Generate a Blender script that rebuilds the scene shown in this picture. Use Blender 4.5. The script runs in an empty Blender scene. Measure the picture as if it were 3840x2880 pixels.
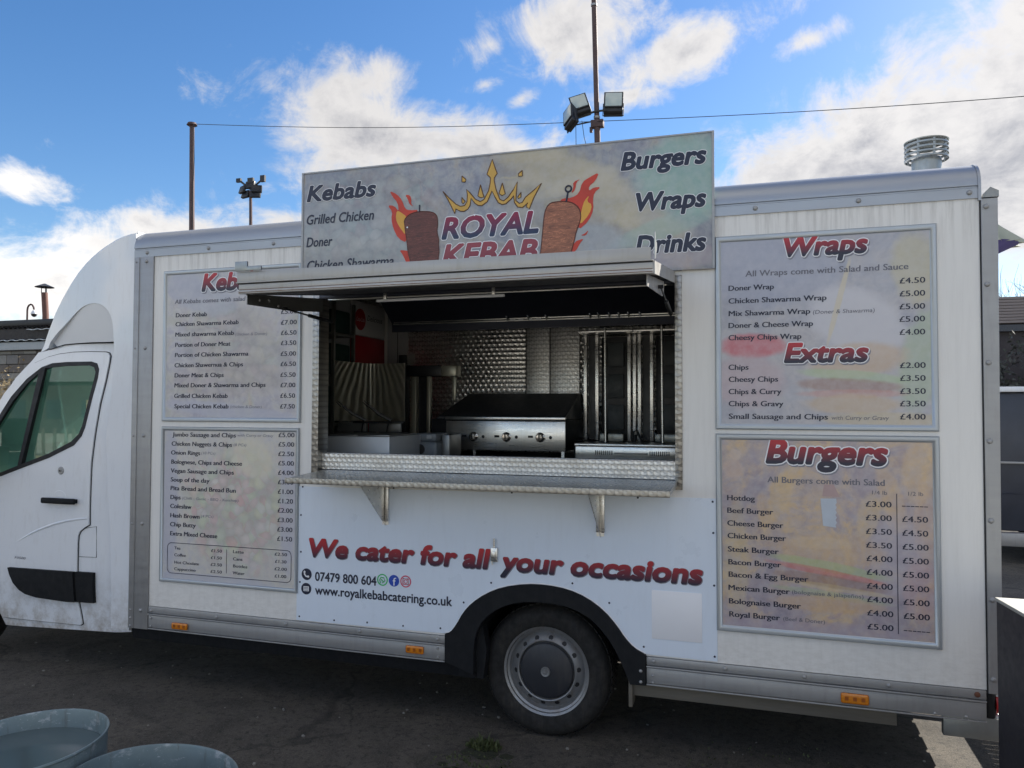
import bpy, bmesh, math, random
from mathutils import Vector, Matrix
from mathutils.geometry import tessellate_polygon
random.seed(7)
SC = bpy.context.scene
R = math.radians

# ------------------------------------------------------------------ camera
CAM_LOC = Vector((0.0, -4.0, 1.79))
YAW, PITCH, ROLL = 0.3117375, 0.0305815, 0.0028
cy_, sy_, cp_, sp_ = math.cos(YAW), math.sin(YAW), math.cos(PITCH), math.sin(PITCH)
r0 = Vector((cy_, sy_, 0)); fw = Vector((-sy_*cp_, cy_*cp_, sp_)); u0 = r0.cross(fw)
rn = r0*math.cos(ROLL) + u0*math.sin(ROLL); un = u0*math.cos(ROLL) - r0*math.sin(ROLL)
cam_d = bpy.data.cameras.new('camera'); cam = bpy.data.objects.new('camera', cam_d)
SC.collection.objects.link(cam)
cam.matrix_world = Matrix(((rn.x, un.x, -fw.x, CAM_LOC.x), (rn.y, un.y, -fw.y, CAM_LOC.y), (rn.z, un.z, -fw.z, CAM_LOC.z), (0, 0, 0, 1)))
cam_d.sensor_width = 36; cam_d.lens = 27.106; cam_d.clip_start = 0.05; cam_d.clip_end = 3000
SC.camera = cam

# ------------------------------------------------------------------ light
SUN_AZ, SUN_EL = R(35), R(33)          # azimuth from +Y towards +X
EXPOSURE = 1.62
SKY_STRENGTH = 0.055
CLOUD_GAIN = 0.285
sun_d = bpy.data.lights.new('sun', 'SUN'); sun_d.energy = 3.2; sun_d.angle = R(0.53); sun_d.color = (1.0, 0.94, 0.84)
sun = bpy.data.objects.new('sun', sun_d); SC.collection.objects.link(sun)
sdir = Vector((math.sin(SUN_AZ)*math.cos(SUN_EL), math.cos(SUN_AZ)*math.cos(SUN_EL), math.sin(SUN_EL)))
sun.rotation_euler = sdir.to_track_quat('Z', 'Y').to_euler(); sun.location = (6, 12, 12)
SC.view_settings.view_transform = 'Standard'; SC.view_settings.look = 'None'
SC.view_settings.exposure = EXPOSURE; SC.view_settings.gamma = 1.0; SC.view_settings.use_curve_mapping = False
SC.render.engine = 'CYCLES'; SC.cycles.max_bounces = 8; SC.cycles.use_denoising = True


class N:
    """small helper round a node tree"""
    def __init__(s, tree): s.t = tree; s.n = tree.nodes; s.l = tree.links
    def node(s, typ, **kw):
        n = s.n.new(typ)
        for k, v in kw.items(): setattr(n, k, v)
        return n
    def put(s, sock, v):
        if isinstance(v, bpy.types.NodeSocket): s.l.new(v, sock)
        elif v is not None:
            if sock.type == 'RGBA' and len(v) == 3: v = (*v, 1)
            sock.default_value = v
    def math(s, op, a, b=None, c=None, clamp=False):
        n = s.node('ShaderNodeMath', operation=op, use_clamp=clamp)
        s.put(n.inputs[0], a)
        if b is not None: s.put(n.inputs[1], b)
        if c is not None: s.put(n.inputs[2], c)
        return n.outputs[0]
    def vmath(s, op, a, b=None):
        n = s.node('ShaderNodeVectorMath', operation=op)
        s.put(n.inputs[0], a)
        if b is not None: s.put(n.inputs[1], b)
        return n.outputs['Value'] if op in ('LENGTH', 'DOT_PRODUCT') else n.outputs[0]
    def mix(s, f, a, b, blend='MIX'):
        n = s.node('ShaderNodeMix', data_type='RGBA', blend_type=blend)
        s.put(n.inputs[0], f); s.put(n.inputs[6], a); s.put(n.inputs[7], b)
        return n.outputs[2]
    def rng(s, v, a, b, c=0.0, d=1.0, smooth=False):
        n = s.node('ShaderNodeMapRange')
        if smooth: n.interpolation_type = 'SMOOTHSTEP'
        s.put(n.inputs[0], v); s.put(n.inputs[1], a); s.put(n.inputs[2], b); s.put(n.inputs[3], c); s.put(n.inputs[4], d)
        return n.outputs[0]
    def noise(s, vec, scale, detail=4, rough=0.55, dist=0.0, col=False):
        n = s.node('ShaderNodeTexNoise')
        s.put(n.inputs['Vector'], vec); n.inputs['Scale'].default_value = scale
        n.inputs['Detail'].default_value = detail; n.inputs['Roughness'].default_value = rough
        n.inputs['Distortion'].default_value = dist
        return n.outputs['Color' if col else 'Fac']
    def mapping(s, vec, loc=(0, 0, 0), rot=(0, 0, 0), sc=(1, 1, 1), typ='POINT'):
        n = s.node('ShaderNodeMapping', vector_type=typ)
        s.put(n.inputs['Vector'], vec)
        n.inputs['Location'].default_value = loc; n.inputs['Rotation'].default_value = rot; n.inputs['Scale'].default_value = sc
        return n.outputs[0]
    def ramp(s, v, stops):
        n = s.node('ShaderNodeValToRGB'); s.put(n.inputs[0], v)
        e = n.color_ramp.elements
        while len(e) < len(stops): e.new(0.5)
        for k, (p, c) in enumerate(stops): e[k].position = p; e[k].color = (*c, 1)
        return n.outputs[0]
    def sep(s, v):
        n = s.node('ShaderNodeSeparateXYZ'); s.put(n.inputs[0], v); return n.outputs
    def comb(s, x, y, z):
        n = s.node('ShaderNodeCombineXYZ')
        s.put(n.inputs[0], x); s.put(n.inputs[1], y); s.put(n.inputs[2], z); return n.outputs[0]


# ------------------------------------------------------------------ sky: Nishita with broken cloud
world = bpy.data.worlds.new('World'); SC.world = world; world.use_nodes = True
world.node_tree.nodes.clear(); w = N(world.node_tree)
sky = w.node('ShaderNodeTexSky', sky_type='NISHITA'); sky.sun_disc = False
sky.sun_elevation = SUN_EL; sky.sun_rotation = SUN_AZ; sky.air_density = 1.0; sky.dust_density = 0.35; sky.ozone_density = 2.2
hs = w.node('ShaderNodeHueSaturation'); hs.inputs['Saturation'].default_value = 1.27; hs.inputs['Hue'].default_value = 0.505
w.put(hs.inputs['Color'], sky.outputs[0])
tc = w.node('ShaderNodeTexCoord'); D = tc.outputs['Generated']
dx, dy, dz = w.sep(D)
az = w.math('ARCTAN2', dx, dy); el = w.math('ARCSINE', dz)
pz = w.math('ADD', w.math('MAXIMUM', dz, 0.0), 0.16)
flat = w.comb(w.math('DIVIDE', dx, pz), w.math('DIVIDE', dy, pz), 0.0)
big = w.noise(flat, 1.1, 3, 0.5)
fbm = w.noise(flat, 3.6, 12, 0.66, 0.35)
ae = w.comb(az, el, 0.0)
ragged = w.noise(ae, 12.0, 12, 0.66, 0.5)
# cloud banks: azimuth, elevation, half-sizes, tilt, weight
BANKS = [(-0.505, 0.395, 0.10, 0.045, 0.2, 1.0), (-0.50, 0.335, 0.17, 0.07, -0.25, 1.3), (-0.36, 0.325, 0.16, 0.05, -0.1, 1.2), (-0.40, 0.29, 0.26, 0.05, 0.0, 1.2),
         (-0.24, 0.46, 0.13, 0.055, 0.0, 1.25), (-0.34, 0.445, 0.06, 0.03, 0.2, 0.9), (-0.08, 0.430, 0.15, 0.042, 0.30, 1.25), (-0.16, 0.385, 0.09, 0.022, 0.1, 1.0), (0.06, 0.425, 0.055, 0.02, 0.2, 1.0),
         (0.10, 0.30, 0.22, 0.065, 0.35, 1.35), (0.22, 0.27, 0.28, 0.13, 0.2, 1.7), (0.24, 0.355, 0.12, 0.05, 0.3, 1.1), (0.33, 0.42, 0.16, 0.08, 0.4, 1.2), (0.02, 0.245, 0.20, 0.06, 0.25, 1.3),
         (-0.72, 0.185, 0.21, 0.058, 0.1, 1.3), (-0.88, 0.13, 0.25, 0.06, 0.0, 1.1), (-0.88, 0.237, 0.06, 0.022, 0.0, 1.1), (-0.60, 0.225, 0.15, 0.03, 0.15, 0.95), (-0.30, 0.385, 0.03, 0.014, 0.4, .8), (-0.35, 0.40, 0.05, 0.012, 0.2, .7), (-0.835, 0.28, 0.05, 0.012, 0, 0.35),
         (-1.10, 0.16, 0.22, 0.07, 0.0, 1.2)]
bank = None
for (a, e, ra, re_, rot, wt) in BANKS:
    m = w.mapping(ae, (a, e, 0), (0, 0, rot), (ra, re_, 1), 'TEXTURE')
    v = w.rng(w.vmath('LENGTH', m), 1.55, 0.0, 0.0, wt)
    bank = v if bank is None else w.math('MAXIMUM', bank, v)
# in the rest of the sky the same kind of broken cloud drifts on
inside = w.math('MULTIPLY', w.rng(w.math('ABSOLUTE', w.math('ADD', az, 0.33)), 0.85, 1.1, 1.0, 0.0), w.rng(el, 0.50, 0.62, 1.0, 0.0))
drift = w.rng(big, 0.40, 0.64, 0.0, 1.25)
cover = w.math('ADD', w.math('MULTIPLY', bank, inside), w.math('MULTIPLY', drift, w.math('SUBTRACT', 1.0, inside)))
dens = w.math('ADD', w.math('SUBTRACT', cover, 0.52), w.math('MULTIPLY', w.math('SUBTRACT', w.math('ADD', w.math('MULTIPLY', ragged, 0.65), w.math('MULTIPLY', fbm, 0.35)), 0.5), 2.5))
alpha = w.rng(dens, -0.14, 0.42, 0.0, 0.97, True)
thick = w.rng(w.math('ADD', dens, w.math('MULTIPLY', w.math('SUBTRACT', fbm, 0.5), 0.9)), 0.32, 1.35, 0.0, 1.0, True)
sdv = w.node('ShaderNodeCombineXYZ'); sdv.inputs[0].default_value, sdv.inputs[1].default_value, sdv.inputs[2].default_value = sdir
toward = w.rng(w.vmath('DOT_PRODUCT', D, sdv.outputs[0]), 0.55, 1.0, 0.0, 1.0, True)
puff = w.noise(ae, 26.0, 8, 0.6, 0.4)
thick = w.math('ADD', w.math('MULTIPLY', thick, 0.85), w.math('MULTIPLY', w.math('MULTIPLY', w.math('SUBTRACT', puff, 0.46), 0.9), w.rng(dens, 0.1, 0.5)), clamp=True)
cloud_c = w.mix(thick, (1.03, 1.0, 0.98), (0.46, 0.47, 0.52))
front = w.rng(w.vmath('DOT_PRODUCT', D, sdv.outputs[0]), 0.5, -0.5, 0.0, 1.0, True)
cloud_c = w.mix(front, cloud_c, (1.08, 1.02, 0.93))
cloud_s = w.math('MULTIPLY', CLOUD_GAIN, w.math('ADD', 0.92, w.math('ADD', w.math('MULTIPLY', toward, 0.12), w.math('MULTIPLY', front, 1.35))))
bg1 = w.node('ShaderNodeBackground'); w.put(bg1.inputs[0], hs.outputs[0]); bg1.inputs[1].default_value = SKY_STRENGTH
bg2 = w.node('ShaderNodeBackground'); w.put(bg2.inputs[0], cloud_c); w.put(bg2.inputs[1], cloud_s)
mx = w.node('ShaderNodeMixShader'); w.put(mx.inputs[0], alpha); w.l.new(bg1.outputs[0], mx.inputs[1]); w.l.new(bg2.outputs[0], mx.inputs[2])
wo = w.node('ShaderNodeOutputWorld'); w.l.new(mx.outputs[0], wo.inputs[0])

# ------------------------------------------------------------------ materials
def newmat(name):
    m = bpy.data.materials.new(name); m.use_nodes = True; t = N(m.node_tree)
    return m, t, m.node_tree.nodes['Principled BSDF']

def M(name, base, rough=0.5, metal=0.0, var=0.10, scale=9.0, bump=0.0, bscale=80.0, dirt=0.0, dirtc=(0.16, 0.13, 0.09), stretch=(1, 1, 1), coat=0.0, spec=None):
    m, t, b = newmat(name)
    oc = t.node('ShaderNodeTexCoord').outputs['Object']
    v = t.mapping(oc, sc=stretch)
    n = t.noise(v, scale, 5, 0.6)
    c = t.mix(n, tuple(x*(1-var) for x in base), tuple(min(1, x*(1+var)) for x in base))
    if dirt:
        d = t.rng(t.noise(t.mapping(oc, sc=(6, 6, 0.9)), 5.0, 7, 0.65), 0.5, 0.8, 0.0, dirt)
        c = t.mix(d, c, dirtc)
    t.put(b.inputs['Base Color'], c)
    t.put(b.inputs['Roughness'], t.rng(t.noise(v, scale*2.7, 5, 0.6), 0.3, 0.7, max(0.02, rough*0.82), min(1, rough*1.2)))
    b.inputs['Metallic'].default_value = metal
    if coat: b.inputs['Coat Weight'].default_value = coat; b.inputs['Coat Roughness'].default_value = 0.08
    if spec is not None: b.inputs['Specular IOR Level'].default_value = spec
    if bump:
        bn = t.node('ShaderNodeBump'); bn.inputs['Strength'].default_value = bump; bn.inputs['Distance'].default_value = 0.004
        t.put(bn.inputs['Height'], t.noise(v, bscale, 4, 0.6)); t.l.new(bn.outputs[0], b.inputs['Normal'])
    return m

def white_paint():
    m, t, b = newmat('white_cab_paint')
    g = t.node('ShaderNodeNewGeometry').outputs['Position']; z = t.sep(g)[2]
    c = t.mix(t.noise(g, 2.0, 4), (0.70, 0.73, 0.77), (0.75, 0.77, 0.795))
    f = t.math('MULTIPLY', t.rng(t.noise(t.mapping(g, sc=(5, 5, 1.2)), 5.0, 8, 0.7), 0.52, 0.8), 0.20)
    c = t.mix(f, c, (0.33, 0.29, 0.24))
    low = t.math('MULTIPLY', t.rng(z, 0.72, 0.28, 0.0, 0.75), t.rng(t.noise(g, 9.0, 8, 0.72), 0.40, 0.62))
    c = t.mix(low, c, (0.27, 0.225, 0.17))
    t.put(b.inputs['Base Color'], c)
    t.put(b.inputs['Roughness'], t.math('ADD', 0.28, t.math('MULTIPLY', low, 0.5)))
    b.inputs['Coat Weight'].default_value = 0.6; b.inputs['Coat Roughness'].default_value = 0.06
    return m

def swirl_mat(name, cell=0.022, rough=0.30, base=(0.62, 0.61, 0.59), plane='xz', amp=0.55, grime=0.0, strength=0.5):
    """engine-turned stainless: overlapping discs, each a shallow cone of fine turning marks"""
    m, t, b = newmat(name)
    g = t.node('ShaderNodeNewGeometry').outputs['Position']
    x, y, z = t.sep(g)
    if plane == 'xy': z = y
    if plane == 'yz': x = y
    row = t.math('FLOOR', t.math('DIVIDE', z, cell*0.8))
    off = t.math('MULTIPLY', t.math('MODULO', row, 2.0), 0.5)
    fx = t.math('SUBTRACT', t.math('FRACT', t.math('ADD', t.math('DIVIDE', x, cell), off)), 0.5)
    fz = t.math('SUBTRACT', t.math('FRACT', t.math('DIVIDE', z, cell*0.8)), 0.5)
    rad = t.math('SQRT', t.math('ADD', t.math('MULTIPLY', fx, fx), t.math('MULTIPLY', fz, fz)))
    ang = t.math('ARCTAN2', fz, fx)
    h = t.math('ADD', t.math('MULTIPLY', rad, amp), t.math('MULTIPLY', t.math('SINE', t.math('MULTIPLY', ang, 2.0)), 0.06))
    bn = t.node('ShaderNodeBump'); bn.inputs['Strength'].default_value = strength; bn.inputs['Distance'].default_value = cell*0.42
    t.put(bn.inputs['Height'], h); t.l.new(bn.outputs[0], b.inputs['Normal'])
    tone = t.math('MULTIPLY', t.rng(t.math('SINE', t.math('ADD', t.math('MULTIPLY', ang, 2.0), 0.8)), -1, 1, 0.80, 1.0), t.rng(rad, 0.42, 0.60, 1.0, 0.55))
    c = t.mix(1.0, base, t.comb(tone, tone, tone), 'MULTIPLY')
    st = t.rng(t.noise(g, 5.0, 6, 0.65), 0.45, 0.75, 0.0, 0.35 + grime)
    c = t.mix(st, c, (0.30, 0.27, 0.22))
    t.put(b.inputs['Base Color'], c); b.inputs['Metallic'].default_value = 0.92
    t.put(b.inputs['Roughness'], t.rng(t.noise(g, 60, 3), 0.3, 0.7, rough*0.8, rough*1.3))
    return m

def print_mat(name, stops, blobs=(), scale=4.0, rough=0.35, seed=0.0, pieces=()):
    """faded photographic print: soft mottled colours with soft shapes laid over"""
    m, t, b = newmat(name)
    g = t.node('ShaderNodeNewGeometry').outputs['Position']
    v = t.mapping(g, loc=(seed, 0, seed*0.7))
    n = t.noise(v, scale, 6, 0.62, 0.8)
    c = t.ramp(t.rng(n, 0.28, 0.72), stops)
    c = t.mix(t.rng(t.noise(v, scale*2.6, 7, 0.68, 1.0), 0.45, 0.62, 0.0, 0.55), c, t.ramp(t.rng(t.noise(t.mapping(v, loc=(5, 1, 2)), scale*1.7, 5, 0.65), 0.3, 0.7), [(0.0, stops[-1][1]), (0.5, stops[0][1]), (1.0, tuple(min(.7, x*1.18) for x in stops[1][1]))]))
    # areas of printed food pieces: (x, z, half sizes, tilt of the area, piece scale, stretch, palette, weight)
    for (cx, cz, rx, rz, rot, psc, pst, pal, wt) in pieces:
        mm = t.mapping(g, (cx, 0, cz), (0, rot, 0), (rx, 1e3, rz), 'TEXTURE')
        f = t.rng(t.math('ADD', t.vmath('LENGTH', mm), t.math('MULTIPLY', t.math('SUBTRACT', t.noise(v, 6.0, 4, 0.6), 0.5), 0.9)), 1.15, 0.65, 0.0, wt, True)
        vo = t.node('ShaderNodeTexVoronoi', feature='SMOOTH_F1'); vo.inputs['Scale'].default_value = psc; vo.inputs['Smoothness'].default_value = 0.25
        wv = t.vmath('ADD', t.mapping(g, (0, 0, 0), (0, rot, 0), (pst, 1, 1)), t.vmath('MULTIPLY', t.noise(g, psc*0.6, 3, 0.6, 0.0, True), (1.2/psc, 0.0, 1.2/psc)))
        t.put(vo.inputs['Vector'], wv)
        pc = t.ramp(t.sep(vo.outputs['Color'])[0], [(k/(len(pal)-1), p) for k, p in enumerate(pal)])
        pc = t.mix(t.rng(vo.outputs['Distance'], 0.25, 0.75, 0.0, 0.55), pc, tuple(x*0.55 for x in pal[0]))
        c = t.mix(f, c, pc)
    for (cx, cz, rx, rz, rot, col, wt) in blobs:
        mm = t.mapping(g, (cx, 0, cz), (0, rot, 0), (rx, 1e3, rz), 'TEXTURE')
        nn = t.math('MULTIPLY', t.math('SUBTRACT', t.noise(v, 14.0, 4, 0.6), 0.5), 0.45)
        f = t.rng(t.math('ADD', t.vmath('LENGTH', mm), nn), 1.15, 0.75, 0.0, wt, True)
        c = t.mix(f, c, col)
    c = t.mix(t.rng(t.noise(v, 26.0, 4, 0.6), 0.35, 0.7, 0.0, 0.22), c, (0.60, 0.60, 0.62))
    t.put(b.inputs['Base Color'], c)
    b.inputs['Roughness'].default_value = rough; b.inputs['Coat Weight'].default_value = 0.25; b.inputs['Coat Roughness'].default_value = 0.12
    return m

def grad_mat(name, top, bottom, z_top, z_bot, rough=0.35):
    m, t, b = newmat(name)
    g = t.node('ShaderNodeNewGeometry').outputs['Position']
    f = t.rng(t.sep(g)[2], z_bot, z_top, 0.0, 1.0)
    t.put(b.inputs['Base Color'], t.mix(f, bottom, top)); b.inputs['Roughness'].default_value = rough
    return m

def white_panel():
    m, t, b = newmat('white_grp_panel')
    g = t.node('ShaderNodeNewGeometry').outputs['Position']
    z = t.sep(g)[2]
    base = t.mix(t.noise(g, 2.5, 4), (0.74, 0.72, 0.685), (0.80, 0.785, 0.75))
    streak = t.noise(t.mapping(g, sc=(20, 1, 1.3)), 1.6, 6, 0.7)
    top = t.rng(z, 2.52, 2.78, 0.06, 0.55)
    low = t.rng(z, 0.80, 0.52, 0.0, 0.38)
    f = t.math('MULTIPLY', t.rng(streak, 0.46, 0.72), t.math('ADD', top, 0.06))
    c = t.mix(f, base, (0.30, 0.28, 0.25))
    f2 = t.math('MULTIPLY', t.rng(t.noise(t.mapping(g, sc=(3, 1, 7)), 6, 7, 0.7), 0.42, 0.7), low)
    c = t.mix(f2, c, (0.42, 0.39, 0.34))
    t.put(b.inputs['Base Color'], c); b.inputs['Roughness'].default_value = 0.38
    bn = t.node('ShaderNodeBump'); bn.inputs['Strength'].default_value = 0.04; bn.inputs['Distance'].default_value = 0.003
    t.put(bn.inputs['Height'], t.noise(t.mapping(g, sc=(40, 1, 6)), 3, 3)); t.l.new(bn.outputs[0], b.inputs['Normal'])
    return m
WHITE = white_paint()
PANEL = white_panel()
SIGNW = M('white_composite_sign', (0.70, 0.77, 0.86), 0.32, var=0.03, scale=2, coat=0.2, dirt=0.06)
ALU = M('dull_aluminium', (0.36, 0.36, 0.36), 0.48, 0.55, var=0.08, scale=5, dirt=0.35, dirtc=(0.20, 0.185, 0.17), stretch=(0.4, 1, 3))
COVE = M('rolled_aluminium_cove', (0.37, 0.39, 0.42), 0.42, 0.7, var=0.06, scale=2, dirt=0.18, dirtc=(0.34, 0.33, 0.32), stretch=(0.25, 1, 1))
FRAME = M('satin_poster_frame', (0.40, 0.43, 0.46), 0.36, 0.6, var=0.03, scale=3)
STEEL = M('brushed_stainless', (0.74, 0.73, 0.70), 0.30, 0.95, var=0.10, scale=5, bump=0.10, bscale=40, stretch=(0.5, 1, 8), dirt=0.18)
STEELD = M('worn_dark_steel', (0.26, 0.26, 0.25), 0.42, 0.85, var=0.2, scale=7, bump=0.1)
BLACKM = M('black_painted_metal', (0.020, 0.021, 0.024), 0.42, 0.2, var=0.2, scale=7, bump=0.1)
HOOD = M('greasy_dark_canopy', (0.040, 0.045, 0.065), 0.38, 0.45, var=0.3, scale=4, bump=0.12, bscale=20)
PLAST = M('black_moulded_plastic', (0.010, 0.011, 0.013), 0.68, 0.0, var=0.25, scale=9, bump=0.18, bscale=220, spec=0.22, dirt=0.10, dirtc=(0.08, 0.075, 0.065))
RUB = M('tyre_rubber', (0.014, 0.0135, 0.013), 0.85, 0.0, var=0.3, scale=12, bump=0.25, bscale=120, dirt=0.45, dirtc=(0.07, 0.058, 0.045))
SEAL = M('door_seal_rubber', (0.010, 0.010, 0.012), 0.6)
RIMM = M('grey_steel_wheel', (0.27, 0.275, 0.28), 0.42, 0.55, var=0.15, scale=14, dirt=0.75, dirtc=(0.16, 0.12, 0.09))
CAPM = M('dark_hub_cover', (0.024, 0.026, 0.032), 0.45, 0.0, var=0.2, scale=12, dirt=0.3, dirtc=(0.10, 0.09, 0.08))
GALV = M('galvanised_steel', (0.33, 0.35, 0.35), 0.42, 0.8, var=0.22, scale=14, bump=0.1, bscale=30, dirt=0.3, dirtc=(0.42, 0.42, 0.42))
RED = M('red_plastic', (0.45, 0.012, 0.015), 0.3)
REDP = M('red_fridge_print', (0.40, 0.010, 0.018), 0.35)
AMB = M('amber_marker_lens', (0.62, 0.20, 0.012), 0.25, var=0.2, scale=60, coat=0.6)
AMBD = M('amber_marker_lamp_well', (0.30, 0.08, 0.01), 0.3)
NAVY = M('dark_navy_ink', (0.016, 0.020, 0.045), 0.4, var=0.05)
INKG = M('grey_ink', (0.14, 0.14, 0.17), 0.4, var=0.05)
INKM = M('soft_grey_ink', (0.22, 0.22, 0.26), 0.4, var=0.05)
WINK = M('white_ink', (0.80, 0.80, 0.82), 0.4, var=0.03)
GREENI = M('green_ink', (0.05, 0.48, 0.14), 0.4); BLUEI = M('blue_ink', (0.02, 0.07, 0.42), 0.4); PINKI = M('pink_red_ink', (0.62, 0.08, 0.14), 0.4)
GOLD = M('gold_ink', (0.60, 0.36, 0.07), 0.4, var=0.1); GOLDL = M('dark_gold_line_ink', (0.14, 0.07, 0.03), 0.4)
FIRE = M('red_flame_ink', (0.52, 0.045, 0.02), 0.4, var=0.25, scale=14); FIREY = M('yellow_flame_ink', (0.68, 0.36, 0.05), 0.4, var=0.2, scale=14)
def meat(name, a, bcol, sc):
    m, t, b = newmat(name)
    g = t.node('ShaderNodeNewGeometry').outputs['Position']
    n = t.noise(t.mapping(g, sc=(1, 1, 4.5)), sc, 6, 0.7, 1.2)
    t.put(b.inputs['Base Color'], t.ramp(t.rng(n, 0.3, 0.7), [(0.0, bcol), (0.42, a), (0.60, a), (0.68, tuple(min(1, x*2.1) for x in a)), (0.74, a), (1.0, bcol)])); b.inputs['Roughness'].default_value = 0.4
    return m
MEATD = meat('dark_doner_print', (0.12, 0.036, 0.026), (0.05, 0.018, 0.016), 16)
MEATL = meat('pale_shawarma_print', (0.30, 0.115, 0.060), (0.12, 0.045, 0.03), 14)
SW_PALE = swirl_mat('swirl_stainless_pale_wall', 0.040, 0.42, (0.97, 0.96, 0.94), amp=0.35, strength=0.25)
SW_BIG = swirl_mat('swirl_stainless_wall', 0.046, 0.30, (0.92, 0.90, 0.87), amp=0.7, strength=0.6)
SW_SILL = swirl_mat('swirl_stainless_upstand', 0.034, 0.34, (0.66, 0.65, 0.63), grime=0.15, amp=0.45, strength=0.32)
SW_TOP = swirl_mat('swirl_stainless_counter', 0.034, 0.30, (0.60, 0.60, 0.58), plane='xy', grime=0.1, amp=0.45)
SW_EDGE = swirl_mat('swirl_stainless_edging', 0.040, 0.38, (0.46, 0.44, 0.40), grime=0.35, amp=0.5, strength=.28)
STRIPED = M('weathered_aluminium_hatch', (0.42, 0.41, 0.39), 0.46, 0.4, var=0.10, scale=4, bump=0.15, bscale=14, dirt=0.5, dirtc=(0.30, 0.26, 0.19), stretch=(0.5, 1, 2))

def glass_mat(name, tint, ior=1.5, rough=0.02):
    m, t, b = newmat(name)
    b.inputs['Base Color'].default_value = (*tint, 1); b.inputs['Roughness'].default_value = rough
    b.inputs['IOR'].default_value = ior; b.inputs['Transmission Weight'].default_value = 0.85
    b.inputs['Coat Weight'].default_value = 1.0; b.inputs['Coat IOR'].default_value = 1.9; b.inputs['Coat Roughness'].default_value = 0.01
    b.inputs['Coat Tint'].default_value = (0.62, 1.0, 0.86, 1)
    return m
GLASS = glass_mat('green_tinted_window_glass', (0.25, 0.42, 0.36))
LAMPG = M('floodlight_glass', (0.42, 0.48, 0.46), 0.2, 0.0, coat=0.6)
CABIN = M('dark_cab_trim', (0.018, 0.020, 0.022), 0.7)

# ------------------------------------------------------------------ mesh helpers
COL = SC.collection
BASE = {}
def root_of(o):
    while o.parent is not None: o = o.parent
    return o
def tag(o, label=None, cat=None, group=None, kind=None):
    if label: o['label'] = label
    if cat: o['category'] = cat
    if group: o['group'] = group
    if kind: o['kind'] = kind
    return o
def thing(name, label, cat, loc=(0, 0, 0), group=None):
    o = bpy.data.objects.new(name, None); COL.objects.link(o); o.location = loc; o.empty_display_size = 0.2
    BASE[o] = Vector(loc)
    return tag(o, label, cat, group)
def shape_normals(bm, ang=0.55):
    for f in bm.faces: f.smooth = True
    for e in bm.edges:
        if len(e.link_faces) == 2: e.smooth = e.calc_face_angle(3.2) < ang
        else: e.smooth = False

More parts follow.
